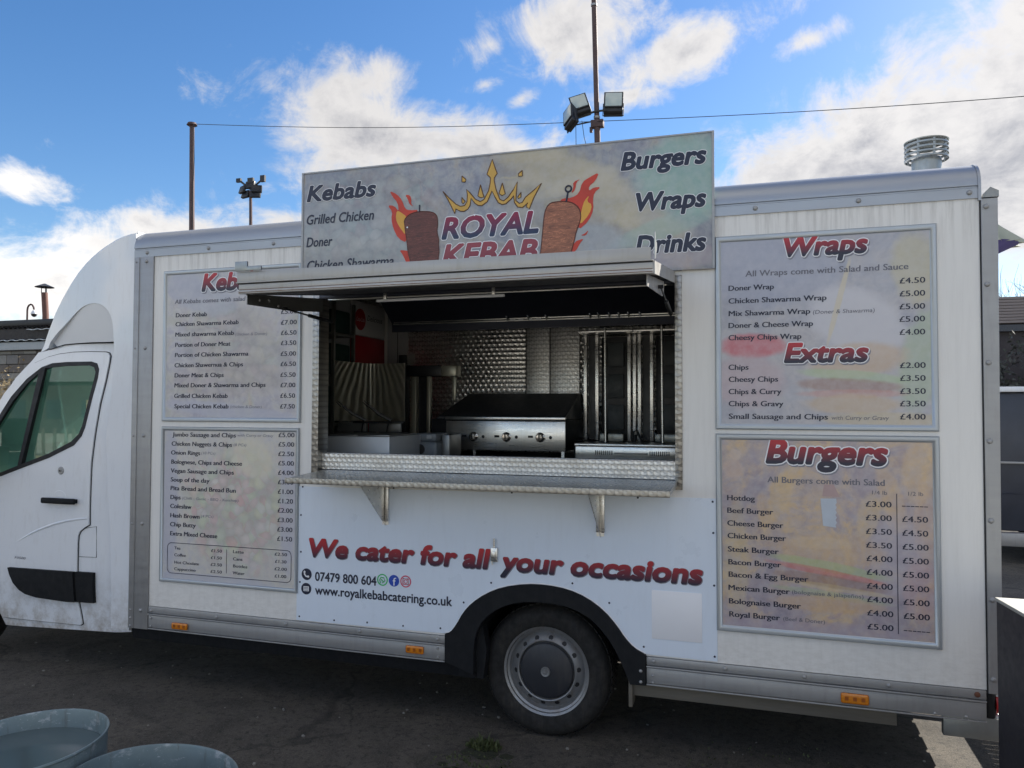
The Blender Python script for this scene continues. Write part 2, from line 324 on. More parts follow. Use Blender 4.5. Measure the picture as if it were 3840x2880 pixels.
class B:
    def __init__(s): s.bm = bmesh.new(); s.mi = 0
    def _add(s, verts, faces):
        vs = [s.bm.verts.new(v) for v in verts]
        out = []
        for f in faces:
            try:
                nf = s.bm.faces.new([vs[i] for i in f]); nf.material_index = s.mi; out.append(nf)
            except ValueError: pass
        return vs, out
    def box(s, x0, x1, y0, y1, z0, z1, bev=0.0, seg=2):
        x0, x1 = min(x0, x1), max(x0, x1); y0, y1 = min(y0, y1), max(y0, y1); z0, z1 = min(z0, z1), max(z0, z1)
        vs, fs = s._add([(x0, y0, z0), (x1, y0, z0), (x1, y1, z0), (x0, y1, z0), (x0, y0, z1), (x1, y0, z1), (x1, y1, z1), (x0, y1, z1)],
                        [(0, 3, 2, 1), (4, 5, 6, 7), (0, 1, 5, 4), (1, 2, 6, 5), (2, 3, 7, 6), (3, 0, 4, 7)])
        if bev:
            bmesh.ops.bevel(s.bm, geom=list({e for f in fs for e in f.edges}), offset=bev, segments=seg, affect='EDGES', profile=0.5)
        return s
    def hexa(s, p):
        """eight corners: four of the bottom ring, four of the top ring"""
        s._add(p, [(0, 3, 2, 1), (4, 5, 6, 7), (0, 1, 5, 4), (1, 2, 6, 5), (2, 3, 7, 6), (3, 0, 4, 7)]); return s
    def tube(s, pts, r, n=8, cap=True):
        pts = [Vector(p) for p in pts]; rs = r if isinstance(r, (list, tuple)) else [r]*len(pts)
        rings = []; up = None
        for i, p in enumerate(pts):
            d = (pts[min(i+1, len(pts)-1)] - pts[max(i-1, 0)]).normalized()
            a = Vector((0, 0, 1)) if abs(d.z) < 0.95 else Vector((1, 0, 0))
            if up is not None and abs(up.dot(d)) < 0.9: a = up
            u = (a - d*a.dot(d)).normalized(); v = d.cross(u); up = u
            rings.append([s.bm.verts.new(p + (u*math.cos(2*math.pi*k/n) + v*math.sin(2*math.pi*k/n))*rs[i]) for k in range(n)])
        for a, b in zip(rings, rings[1:]):
            for k in range(n):
                f = s.bm.faces.new([a[k], a[(k+1) % n], b[(k+1) % n], b[k]]); f.material_index = s.mi
        if cap:
            for rg, rev in ((rings[0], True), (rings[-1], False)):
                f = s.bm.faces.new(rg[::-1] if rev else rg); f.material_index = s.mi
        return s
    def lathe(s, prof, c, axis, n=32, closed=False):
        """prof = [(radius, distance along the axis)]"""
        c = Vector(c); ax = Vector(axis).normalized()
        a = Vector((0, 0, 1)) if abs(ax.z) < 0.9 else Vector((1, 0, 0))
        u = (a - ax*a.dot(ax)).normalized(); v = ax.cross(u)
        rings = []
        for (r, h) in prof:
            if r < 1e-6: rings.append([s.bm.verts.new(c + ax*h)])
            else: rings.append([s.bm.verts.new(c + ax*h + (u*math.cos(2*math.pi*k/n) + v*math.sin(2*math.pi*k/n))*r) for k in range(n)])
        if closed: rings.append(rings[0])
        for p, q in zip(rings, rings[1:]):
            for k in range(n):
                k2 = (k+1) % n
                if len(p) == 1 and len(q) == 1: continue
                if len(p) == 1: vs = [p[0], q[k2], q[k]]
                elif len(q) == 1: vs = [p[k], p[k2], q[0]]
                else: vs = [p[k], p[k2], q[k2], q[k]]
                try: f = s.bm.faces.new(vs); f.material_index = s.mi
                except ValueError: pass
        return s
    def prism(s, poly, y0, y1, plane='xz', holes=()):
        """polygon in a plane, given thickness along the third axis"""
        def P3(a, b, h): return {'xz': (a, h, b), 'yz': (h, a, b), 'xy': (a, b, h)}[plane]
        loops = [list(poly)] + [list(h) for h in holes]
        flat = [p for lp in loops for p in lp]
        tris = tessellate_polygon([[Vector((p[0], p[1], 0)) for p in lp] for lp in loops])
        v0 = [s.bm.verts.new(P3(p[0], p[1], y0)) for p in flat]; v1 = [s.bm.verts.new(P3(p[0], p[1], y1)) for p in flat]
        for tr in tris:
            for vv, rev in ((v0, 0), (v1, 1)):
                try: f = s.bm.faces.new([vv[i] for i in (tr[::-1] if rev else tr)]); f.material_index = s.mi
                except ValueError: pass
        k = 0
        for lp in loops:
            n = len(lp)
            for i in range(n):
                a, b_ = k+i, k+(i+1) % n
                try: f = s.bm.faces.new([v0[a], v0[b_], v1[b_], v1[a]]); f.material_index = s.mi
                except ValueError: pass
            k += n
        return s
    def obj(s, name, mat, parent=None, ang=0.55, bevel=0.0, fix=True):
        bm = s.bm
        if fix: bmesh.ops.recalc_face_normals(bm, faces=bm.faces)
        base = BASE.get(root_of(parent), Vector()) if parent is not None else Vector()
        if base.length: bmesh.ops.translate(bm, verts=bm.verts, vec=-base)
        shape_normals(bm, ang)
        me = bpy.data.meshes.new(name); bm.to_mesh(me); bm.free()
        for mm in (mat if isinstance(mat, (list, tuple)) else [mat]): me.materials.append(mm)
        o = bpy.data.objects.new(name, me); COL.objects.link(o); o.parent = parent
        if bevel:
            md = o.modifiers.new('bevel', 'BEVEL'); md.width = bevel; md.segments = 2; md.limit_method = 'ANGLE'; md.angle_limit = R(40); md.harden_normals = False
        return o

def inst(me, name, loc, parent, rot=None, scale=None):
    o = bpy.data.objects.new(name, me); COL.objects.link(o); o.parent = parent
    base = BASE.get(root_of(parent), Vector()) if parent is not None else Vector()
    o.location = Vector(loc) - base
    if rot: o.rotation_euler = rot
    if scale: o.scale = scale
    return o
def proto_mesh(b, name, mat, ang=0.55):
    bmesh.ops.recalc_face_normals(b.bm, faces=b.bm.faces); shape_normals(b.bm, ang)
    me = bpy.data.meshes.new(name); b.bm.to_mesh(me); b.bm.free()
    for mm in (mat if isinstance(mat, (list, tuple)) else [mat]): me.materials.append(mm)
    return me
def copy_tree(o, parent=None):
    c = o.copy(); COL.objects.link(c); c.parent = parent
    for ch in list(o.children): copy_tree(ch, c)
    return c
def smooth_loop(pts, it=2, closed=True):
    for _ in range(it):
        out = []
        n = len(pts)
        rngi = range(n) if closed else range(n-1)
        if not closed: out.append(pts[0])
        for i in rngi:
            a, b = pts[i], pts[(i+1) % n]
            out.append((a[0]*0.75+b[0]*0.25, a[1]*0.75+b[1]*0.25)); out.append((a[0]*0.25+b[0]*0.75, a[1]*0.25+b[1]*0.75))
        if not closed: out.append(pts[-1])
        pts = out
    return pts

# ---- lettering: Blender's built-in face, made into flat meshes
_tc = bpy.data.curves.new('lettering_source', 'FONT'); _to = bpy.data.objects.new('lettering_source', _tc); COL.objects.link(_to)
_tc.resolution_u = 3; _tc.size = 1.0; _tc.fill_mode = 'FRONT'
_cache = {}
def glyphs(s, bold, shear, space=1.0):
    key = (s, bold, shear, space)
    if key in _cache: return _cache[key]
    _tc.body = s; _tc.offset = bold; _tc.shear = shear; _tc.space_character = space
    dg = bpy.context.evaluated_depsgraph_get(); dg.update()
    me = _to.evaluated_get(dg).to_mesh()
    vs = [(v.co.x, v.co.y) for v in me.vertices]; fs = [tuple(p.vertices) for p in me.polygons]
    _to.evaluated_get(dg).to_mesh_clear()
    _cache[key] = (vs, fs); return vs, fs
_h, _ = glyphs('H', 0.0, 0.0); CAPH = max(v[1] for v in _h)
def lettering(name, items, y, mat, parent, cap=None, dil=0.0, n=0, shear=0.12, plane=None, dx=0.0, dz=0.0, words=False):
    """items: (text, x, width, middle height[, cap height]). Each item is an object of its own: flat glyphs just proud of y,
    laid down n times round a small circle so that strokes grow heavier with rounded ends."""
    out = []
    for it in items:
        s, x, wid, zc = it[:4]; c = it[4] if len(it) > 4 else cap
        vs, fs = glyphs(s, 0.0, shear)
        mnx = min(v[0] for v in vs); mxx = max(v[0] for v in vs)
        sx = wid/(mxx-mnx); sz = c/CAPH; d = dil*c
        offs = [(0.0, 0.0)] + ([(d, 0.0), (-d, 0.0)] if n == 2 else [(d*math.cos(2*math.pi*k/n), d*math.sin(2*math.pi*k/n)) for k in range(n)])
        runs = [fs]
        if words and ' ' in s:                     # a word is an object of its own
            cuts = []; parts = s.split(' ')
            for q in range(1, len(parts)):
                pv, _ = glyphs(' '.join(parts[:q]), 0.0, shear); cuts.append(max(v[0] for v in pv) + 0.08)
            runs = [[] for _ in parts]
            for f_ in fs:
                cxf = sum(vs[i][0] - shear*vs[i][1]*0.5 for i in f_)/len(f_); runs[sum(cxf > q for q in cuts)].append(f_)
        for run in runs:
            b = B(); used = sorted({i for f_ in run for i in f_}); ix = {i: q for q, i in enumerate(used)}
            fr = [tuple(ix[i] for i in f_) for f_ in run]
            for k, (ox, oz) in enumerate(offs):
                f = (lambda u, v: (u, y - k*0.00005, v)) if plane is None else plane
                b._add([f(x + dx + ox + (vs[i][0]-mnx)*sx, zc + dz + oz - c*0.5 + vs[i][1]*sz) for i in used], fr)
            out.append(b.obj(name, mat, parent, fix=False))
    return out

# ---- measured layout of the printing on the truck, in metres: (text, x, width, middle height)
kebab_items = [('Doner Kebab', -3.531, 0.236, 2.37), ('Chicken Shawarma Kebab', -3.532, 0.474, 2.313), ('Mixed shawarma Kebab', -3.533, 0.441, 2.247), ('Portion of Doner Meat', -3.532, 0.416, 2.181), ('Portion of Chicken Shawarma', -3.533, 0.549, 2.117), ('Chicken Shawernua & Chips', -3.534, 0.512, 2.052), ('Doner Meat & Chips', -3.533, 0.37, 1.988), ('Mixed Doner & Shawarma and Chips', -3.533, 0.675, 1.925), ('Grilled Chicken Kebab', -3.533, 0.402, 1.858), ('Special Chicken Kebab', -3.531, 0.407, 1.793)]
kebab_prices = [('£5.00', -2.754, 0.111, 2.365), ('£7.00', -2.754, 0.11, 2.3), ('£6.50', -2.753, 0.108, 2.237), ('£3.50', -2.753, 0.107, 2.176), ('£5.00', -2.753, 0.106, 2.111), ('£6.50', -2.753, 0.106, 2.049), ('£5.50', -2.753, 0.105, 1.984), ('£7.00', -2.752, 0.103, 1.922), ('£6.50', -2.752, 0.102, 1.858), ('£7.50', -2.752, 0.101, 1.794)]
kebab_small = [('(chicken & Doner)', -3.08, 0.229, 2.237), ('(chicken & Doner)', -3.109, 0.226, 1.791), ('All Kebabs comes with salad', -3.541, 0.531, 2.456)]
kebab_title = [('Kebabs', -3.33, 0.509, 2.563)]
sides_items = [('Jumbo Sausage and Chips', -3.542, 0.475, 1.615), ('Chicken Nuggets & Chips', -3.547, 0.453, 1.557), ('Onion Rings', -3.55, 0.22, 1.501), ('Bolognese, Chips and Cheese', -3.548, 0.528, 1.443), ('Vegan Sausage and Chips', -3.55, 0.472, 1.387), ('Soup of the day', -3.55, 0.294, 1.331), ('Pita Bread and Bread Bun', -3.55, 0.488, 1.277), ('Dips', -3.55, 0.077, 1.22), ('Coleslaw', -3.55, 0.161, 1.164), ('Hash Brown', -3.549, 0.222, 1.106), ('Chip Butty', -3.549, 0.195, 1.05), ('Extra Mixed Cheese', -3.548, 0.355, 0.993)]
sides_prices = [('£5.00', -2.761, 0.11, 1.622), ('£5.00', -2.761, 0.109, 1.566), ('£2.50', -2.761, 0.108, 1.509), ('£5.00', -2.761, 0.108, 1.453), ('£4.00', -2.761, 0.107, 1.396), ('£3.00', -2.761, 0.106, 1.34), ('£1.00', -2.761, 0.106, 1.283), ('£1.20', -2.761, 0.105, 1.227), ('£2.00', -2.761, 0.104, 1.171), ('£3.00', -2.761, 0.104, 1.114), ('£3.00', -2.762, 0.104, 1.058), ('£1.50', -2.762, 0.103, 1.002)]
sides_small = [('with Curry or Gravy', -3.054, 0.255, 1.616), ('(8 PCs)', -3.081, 0.091, 1.557), ('(10 PCs)', -3.32, 0.104, 1.502), ('(Chilli - Garlic - BBQ - Ketchup)', -3.46, 0.419, 1.217), ('(4 PCs)', -3.315, 0.092, 1.111)]
drinks = [('Tea', -3.514, 0.047, 0.903), ('Coffee', -3.513, 0.088, 0.86), ('Hot Chcolate', -3.512, 0.186, 0.814), ('Cappuccino', -3.512, 0.162, 0.773), ('£1.50', -3.236, 0.079, 0.903), ('£1.50', -3.237, 0.081, 0.86), ('£2.50', -3.238, 0.083, 0.818), ('£2.50', -3.238, 0.083, 0.775), ('Latte', -3.075, 0.077, 0.906), ('Cans', -3.074, 0.067, 0.862), ('Bottles', -3.073, 0.102, 0.819), ('Water', -3.075, 0.085, 0.777), ('£2.50', -2.778, 0.085, 0.909), ('£1.30', -2.775, 0.079, 0.866), ('£2.00', -2.778, 0.085, 0.822), ('£1.00', -2.777, 0.081, 0.779)]
wrap_items = [('Doner Wrap', -0.148, 0.214, 2.39), ('Chicken Shawarma Wrap', -0.148, 0.454, 2.326), ('Mix Shawarma Wrap', -0.148, 0.38, 2.263), ('Doner & Cheese Wrap', -0.149, 0.393, 2.203), ('Cheesy Chips Wrap', -0.149, 0.34, 2.142), ('Chips', -0.15, 0.094, 1.994), ('Cheesy Chips', -0.149, 0.231, 1.934), ('Chips & Curry', -0.15, 0.247, 1.873), ('Chips & Gravy', -0.15, 0.256, 1.813), ('Small Sausage and Chips', -0.15, 0.457, 1.75)]
wrap_prices = [('£4.50', 0.627, 0.107, 2.391), ('£5.00', 0.626, 0.107, 2.33), ('£5.00', 0.625, 0.107, 2.269), ('£5.00', 0.624, 0.107, 2.21), ('£4.00', 0.624, 0.107, 2.149), ('£2.00', 0.624, 0.107, 1.993), ('£3.50', 0.624, 0.106, 1.933), ('£3.50', 0.623, 0.107, 1.872), ('£3.50', 0.622, 0.107, 1.814), ('£4.00', 0.622, 0.106, 1.753)]
wrap_small = [('(Doner & Shawarma)', 0.245, 0.273, 2.257), ('with Curry or Gravy', 0.324, 0.25, 1.746), ('All Wraps come with Salad and Sauce', -0.067, 0.731, 2.459)]
wrap_title = [('Wraps', 0.119, 0.368, 2.57), ('Extras', 0.116, 0.369, 2.056)]
burger_items = [('Hotdog', -0.16, 0.13, 1.346), ('Beef Burger', -0.16, 0.215, 1.284), ('Cheese Burger', -0.16, 0.261, 1.221), ('Chicken Burger', -0.159, 0.272, 1.159), ('Steak Burger', -0.158, 0.237, 1.093), ('Bacon Burger', -0.156, 0.246, 1.03), ('Bacon & Egg Burger', -0.155, 0.368, 0.969), ('Mexican Burger', -0.156, 0.284, 0.904), ('Bolognaise Burger', -0.154, 0.332, 0.838), ('Royal Burger', -0.153, 0.235, 0.774)]
burger_prices = [('£3.00', 0.47, 0.11, 1.341), ('£3.00', 0.47, 0.11, 1.277), ('£3.50', 0.47, 0.11, 1.213), ('£3.50', 0.47, 0.11, 1.149), ('£4.00', 0.471, 0.11, 1.086), ('£4.00', 0.471, 0.11, 1.022), ('£4.00', 0.471, 0.11, 0.958), ('£4.00', 0.472, 0.109, 0.895), ('£4.00', 0.472, 0.11, 0.832), ('£5.00', 0.472, 0.11, 0.768), ('------', 0.625, 0.107, 1.341), ('£4.50', 0.625, 0.107, 1.277), ('£4.50', 0.625, 0.107, 1.213), ('£5.00', 0.625, 0.108, 1.149), ('£5.00', 0.625, 0.108, 1.085), ('£5.00', 0.625, 0.108, 1.021), ('£5.00', 0.625, 0.108, 0.958), ('£5.00', 0.626, 0.108, 0.894), ('£5.00', 0.626, 0.108, 0.83), ('------', 0.626, 0.108, 0.767)]
burger_small = [('1/4 lb', 0.498, 0.064, 1.395), ('1/2 lb', 0.651, 0.063, 1.395), ('(bolognaise & jalapeños)', 0.139, 0.317, 0.904), ('(Beef & Doner)', 0.098, 0.188, 0.772), ('All Burgers come with Salad', 0.03, 0.522, 1.442)]
burger_title = [('Burgers', 0.029, 0.533, 1.571)]
crown = [(-1.691, 3.003), (-1.658, 2.95), (-1.618, 2.872), (-1.613, 2.899), (-1.586, 2.884), (-1.563, 2.881), (-1.541, 2.892), (-1.528, 2.912), (-1.522, 2.951), (-1.499, 2.921), (-1.48, 2.908), (-1.457, 2.905), (-1.426, 2.925), (-1.399, 2.983), (-1.381, 2.946), (-1.362, 2.914), (-1.34, 2.902), (-1.318, 2.905), (-1.287, 2.929), (-1.274, 2.946), (-1.269, 2.907), (-1.25, 2.881), (-1.222, 2.876), (-1.192, 2.9), (-1.202, 2.878), (-1.184, 2.866), (-1.161, 2.922), (-1.117, 2.999), (-1.152, 2.971), (-1.207, 2.931), (-1.224, 2.905), (-1.241, 2.9), (-1.261, 2.918), (-1.259, 2.959), (-1.253, 3.019), (-1.275, 2.979), (-1.306, 2.939), (-1.331, 2.921), (-1.353, 2.931), (-1.375, 2.987), (-1.387, 3.039), (-1.385, 3.055), (-1.369, 3.077), (-1.381, 3.108), (-1.398, 3.157), (-1.414, 3.117), (-1.429, 3.077), (-1.408, 3.056), (-1.41, 3.026), (-1.419, 2.985), (-1.445, 2.939), (-1.467, 2.928), (-1.496, 2.943), (-1.528, 2.982), (-1.549, 3.003), (-1.544, 2.971), (-1.546, 2.935), (-1.56, 2.913), (-1.586, 2.911), (-1.612, 2.925), (-1.652, 2.962)]
drop1 = [(-1.467, 3.022), (-1.446, 2.951), (-1.464, 2.949), (-1.482, 2.96)]
drop2 = [(-1.339, 3.021), (-1.322, 2.959), (-1.341, 2.951), (-1.358, 2.965)]
drop3 = [(-1.577, 3.081), (-1.553, 3.06), (-1.556, 3.045), (-1.577, 3.048)]
drop4 = [(-1.225, 3.08), (-1.224, 3.049), (-1.245, 3.049), (-1.247, 3.063)]
drop5 = [(-1.577, 2.96), (-1.557, 2.936), (-1.57, 2.924), (-1.576, 2.931)]
drop6 = [(-1.232, 2.96), (-1.232, 2.933), (-1.247, 2.928), (-1.251, 2.935)]
kebl = [(-1.925, 2.828), (-1.93, 2.859), (-1.901, 2.887), (-1.864, 2.898), (-1.824, 2.901), (-1.757, 2.893), (-1.73, 2.874), (-1.723, 2.85), (-1.722, 2.814), (-1.728, 2.777), (-1.714, 2.733), (-1.717, 2.703), (-1.712, 2.666), (-1.718, 2.629), (-1.715, 2.562), (-1.882, 2.57), (-1.889, 2.62), (-1.904, 2.671), (-1.91, 2.727), (-1.923, 2.803)]
kebr = [(-1.1, 2.829), (-1.088, 2.866), (-1.067, 2.889), (-1.025, 2.893), (-0.977, 2.89), (-0.936, 2.876), (-0.909, 2.849), (-0.899, 2.814), (-0.903, 2.779), (-0.925, 2.723), (-0.936, 2.671), (-0.955, 2.609), (-0.965, 2.534), (-1.13, 2.534), (-1.118, 2.642), (-1.109, 2.735)]
flamel = [(-2.024, 3.035), (-1.977, 3.012), (-1.945, 2.976), (-1.925, 2.924), (-1.898, 2.912), (-1.834, 2.911), (-1.884, 2.888), (-1.905, 2.864), (-1.918, 2.815), (-1.91, 2.726), (-1.965, 2.753), (-1.998, 2.814), (-2.012, 2.872), (-2.004, 2.912), (-2.036, 2.952), (-1.994, 2.947), (-1.963, 2.909), (-1.972, 2.963), (-2.005, 3.0)]
flamel_y = [(-1.983, 2.869), (-1.966, 2.831), (-1.917, 2.765), (-1.925, 2.828), (-1.911, 2.874), (-1.949, 2.904), (-1.977, 2.919)]
flamel2 = [(-1.959, 2.688), (-1.924, 2.684), (-1.898, 2.678), (-1.882, 2.577), (-1.916, 2.616), (-1.937, 2.66)]
flamel3 = [(-1.926, 3.004), (-1.895, 3.0), (-1.885, 2.974), (-1.888, 2.95), (-1.871, 2.931), (-1.898, 2.947), (-1.907, 2.976)]
flamer = [(-0.8, 3.032), (-0.821, 2.986), (-0.856, 2.961), (-0.856, 2.935), (-0.83, 2.953), (-0.79, 2.952), (-0.827, 2.926), (-0.835, 2.884), (-0.83, 2.837), (-0.856, 2.776), (-0.915, 2.729), (-0.903, 2.791), (-0.912, 2.855), (-0.948, 2.882), (-1.016, 2.894), (-0.998, 2.908), (-0.948, 2.907), (-0.909, 2.927), (-0.892, 2.987), (-0.854, 3.008)]
flamer_y = [(-0.852, 2.914), (-0.868, 2.881), (-0.837, 2.861), (-0.854, 2.81), (-0.906, 2.756), (-0.903, 2.802), (-0.892, 2.848), (-0.88, 2.887)]
flamer2 = [(-0.88, 2.686), (-0.903, 2.663), (-0.927, 2.619), (-0.962, 2.608), (-0.936, 2.671)]
flamer3 = [(-0.857, 2.73), (-0.871, 2.699), (-0.902, 2.702), (-0.877, 2.711)]
flamer4 = [(-0.899, 3.005), (-0.924, 2.99), (-0.929, 2.949), (-0.953, 2.928), (-0.939, 2.962), (-0.942, 2.991)]

# ================================================================== the ground
def asphalt():
    m, t, b = newmat('old_asphalt')
    g = t.node('ShaderNodeNewGeometry').outputs['Position']
    n1 = t.noise(g, 1.3, 6, 0.6); n2 = t.noise(g, 130, 3, 0.75); n3 = t.noise(g, 7.0, 6, 0.65)
    c = t.mix(t.rng(n1, 0.3, 0.7), (0.062, 0.053, 0.044), (0.120, 0.103, 0.084))
    c = t.mix(t.rng(t.noise(g, 3.1, 8, 0.75, .6), 0.47, 0.62, 0, 0.6), c, (0.030, 0.026, 0.022))
    c = t.mix(t.rng(t.noise(g, 24.0, 6, 0.78), 0.50, 0.62, 0, 0.8), c, (0.018, 0.017, 0.016))
    c = t.mix(t.rng(t.noise(g, 52.0, 4, 0.7), 0.56, 0.68, 0, 0.6), c, (0.13, 0.12, 0.10))
    c = t.mix(t.rng(n2, 0.55, 0.72, 0, 0.85), c, (0.20, 0.19, 0.17))
    c = t.mix(t.rng(n2, 0.42, 0.30, 0, 0.6), c, (0.018, 0.018, 0.018))
    c = t.mix(t.rng(n3, 0.55, 0.75, 0, 0.35), c, (0.072, 0.072, 0.042))
    cr = t.node('ShaderNodeTexVoronoi', feature='DISTANCE_TO_EDGE'); cr.inputs['Scale'].default_value = 0.55
    t.put(cr.inputs['Vector'], t.vmath('ADD', g, t.vmath('MULTIPLY', t.noise(g, 2.2, 5, 0.6, 0.0, True), (0.5, 0.5, 0.0))))
    ck = t.math('MULTIPLY', t.rng(cr.outputs['Distance'], 0.010, 0.002, 0.0, 0.5), t.rng(t.noise(g, 0.9, 2), 0.42, 0.5))
    c = t.mix(ck, c, (0.012, 0.012, 0.011))
    # damp oily stain beside the rear wheel
    mm = t.mapping(g, (-0.35, -0.35, 0), (0, 0, 0.25), (0.75, 0.22, 10), 'TEXTURE')
    f = t.rng(t.math('ADD', t.vmath('LENGTH', mm), t.math('MULTIPLY', t.math('SUBTRACT', n3, 0.5), 1.6)), 1.05, 0.7, 0.0, 0.8, True)
    c = t.mix(f, c, (0.012, 0.012, 0.013))
    t.put(b.inputs['Base Color'], c)
    t.put(b.inputs['Roughness'], t.math('SUBTRACT', 0.9, t.math('MULTIPLY', f, 0.35)))
    bn = t.node('ShaderNodeBump'); bn.inputs['Strength'].default_value = 0.7; bn.inputs['Distance'].default_value = 0.006
    t.put(bn.inputs['Height'], t.math('ADD', n2, t.math('MULTIPLY', t.noise(g, 45, 4), 0.8))); t.l.new(bn.outputs[0], b.inputs['Normal'])
    return m
ASPH = asphalt()
b = B()
for i in range(-8, 8):
    for j in range(-8, 8):
        b._add([(i*60, j*60, 0), (i*60+60, j*60, 0), (i*60+60, j*60+60, 0), (i*60, j*60+60, 0)], [(0, 1, 2, 3)])
bmesh.ops.remove_doubles(b.bm, verts=b.bm.verts, dist=0.01)
tag(b.obj('ground', ASPH), 'worn dark asphalt yard under the food truck', None, None, 'structure')

# loose grit and weeds
rg = random.Random(3); b = B()
for _ in range(420):
    x = rg.uniform(-5.5, 3.5); y = rg.uniform(-2.2, 2.5); s = rg.choice([0.004, 0.006, 0.006, 0.009, 0.013])
    vs = [(x+rg.uniform(-s, s), y+rg.uniform(-s, s), rg.uniform(0, .3)*s) for _ in range(5)] + [(x, y, s*0.9)]
    r_ = bmesh.ops.create_icosphere(b.bm, subdivisions=1, radius=s, matrix=Matrix.Translation((x, y, s*0.35)) @ Matrix.Rotation(rg.random()*6, 4, 'Z') @ Matrix.Diagonal((1, rg.uniform(.6, 1), rg.uniform(.4, .7), 1)))
GRIT = M('pale_grit', (0.20, 0.19, 0.17), 0.8, var=0.4, scale=3)
tag(b.obj('gravel_grit', GRIT), 'pale grit scattered over the asphalt', None, None, 'stuff')

def tuft(b, cx, cy, r, n, h, rg):
    for _ in range(n):
        a = rg.random()*6.283; d = r*math.sqrt(rg.random()); x = cx+math.cos(a)*d; y = cy+math.sin(a)*d*0.7
        hh = h*rg.uniform(0.35, 1.0)*(1.15-d/r*0.7); la = rg.random()*6.283; ln = hh*rg.uniform(.2, .9); wd = rg.uniform(.003, .007)
        px, py = math.cos(la+1.57)*wd, math.sin(la+1.57)*wd
        b._add([(x-px, y-py, 0), (x+px, y+py, 0), (x+math.cos(la)*ln*.4+px*.7, y+math.sin(la)*ln*.4+py*.7, hh*.6), (x+math.cos(la)*ln*.4-px*.7, y+math.sin(la)*ln*.4-py*.7, hh*.6), (x+math.cos(la)*ln, y+math.sin(la)*ln, hh*rg.uniform(.75, 1.0))],
               [(0, 1, 2, 3), (3, 2, 4)])
WEED = M('dull_green_weed', (0.055, 0.070, 0.022), 0.7, var=0.5, scale=20)
MOSS = M('dark_moss_and_soil', (0.026, 0.028, 0.015), 0.95, var=0.5, scale=30, bump=0.6, bscale=90)
b = B(); rg = random.Random(11)
tuft(b, -1.40, -0.12, 0.10, 200, 0.07, rg); tuft(b, -1.38, -0.34, 0.22, 260, 0.022, rg); tuft(b, -1.30, -0.62, 0.24, 240, 0.020, rg); tuft(b, 0.1, 0.1, .5, 90, .02, rg)
tag(b.obj('weeds', WEED), 'low green weeds growing through the asphalt by the wheel', None, None, 'stuff')
b = B()
for k in range(26):
    a = rg.random()*6.28; x = -1.37+rg.uniform(-.17, .17); y = -0.38+rg.uniform(-.42, .26); r_ = rg.uniform(.03, .07)
    bmesh.ops.create_icosphere(b.bm, subdivisions=2, radius=r_, matrix=Matrix.Translation((x, y, -r_*0.02)) @ Matrix.Diagonal((1, .8, .12, 1)))
for v in b.bm.verts: v.co += Vector((rg.uniform(-1, 1), rg.uniform(-1, 1), rg.uniform(-.6, .6)))*0.006
tag(b.obj('moss', MOSS), 'clump of dark moss and soil on the asphalt below the wheel', None, None, 'stuff')

# ================================================================== the food truck
TR = thing('food_truck', 'white kebab food truck with raised serving hatch and menu boards on its side', 'food truck', (-1.4, 1.0, 0.0))
XL, XR, ZB, ZC = -3.711, 0.962, 0.525, 2.757         # side panel between the rails, above the skirt, below the cove
OPEN = (-2.500, -0.400, 1.380, 2.440)                # serving opening
ARCH_OUT = smooth_loop([(-1.672, 0.540), (-1.640, 0.548), (-1.605, 0.592), (-1.564, 0.664), (-1.514, 0.72), (-1.435, 0.776), (-1.338, 0.819), (-1.206, 0.846), (-1.089, 0.849), (-0.973, 0.835), (-0.871, 0.799), (-0.781, 0.74), (-0.715, 0.67), (-0.672, 0.609), (-0.625, 0.562), (-0.566, 0.535)], 1, False)

# side panel (white GRP) with serving opening and wheel-arch cut-out
x0, x1, z0, z1 = OPEN
outer = [(XL, ZB), (-1.672, ZB)] + ARCH_OUT + [(-0.566, ZB), (XR, ZB), (XR, ZC), (XL, ZC)]
side = B().prism(outer, 0.0, 0.035, holes=[[(x0, z0), (x1, z0), (x1, z1), (x0, z1)]]).obj('side_panel', PANEL, TR)
# shell of the body
b = B(); b.box(-3.84, 0.94, 2.065, 2.10, 0.52, 2.86); b.obj('far_side_panel', PANEL, TR)
b = B(); b.box(0.94, 0.962, 0.036, 2.06, 0.52, 2.86); b.obj('rear_door_panel', PANEL, TR)
b = B(); b.box(-3.84, -3.805, 0.04, 2.06, 0.52, 2.86); b.obj('bulkhead', PANEL, TR)
b = B(); b.box(-3.80, 0.938, 0.66, 2.06, 0.50, 0.56); b.box(-3.80, -1.55, 0.04, 0.66, 0.50, 0.56); b.box(-.62, 0.938, 0.04, 0.66, 0.50, 0.56); b.box(-1.55, -.62, .04, .66, .80, .82); b.obj('kitchen_floor', BLACKM, TR)
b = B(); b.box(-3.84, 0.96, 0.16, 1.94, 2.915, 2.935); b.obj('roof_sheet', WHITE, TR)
b = B(); b.box(-3.80, 0.93, 0.05, 2.06, 2.84, 2.86); b.obj('kitchen_ceiling', M('dull_ceiling_lining', (0.32, 0.33, 0.33), 0.5), TR)
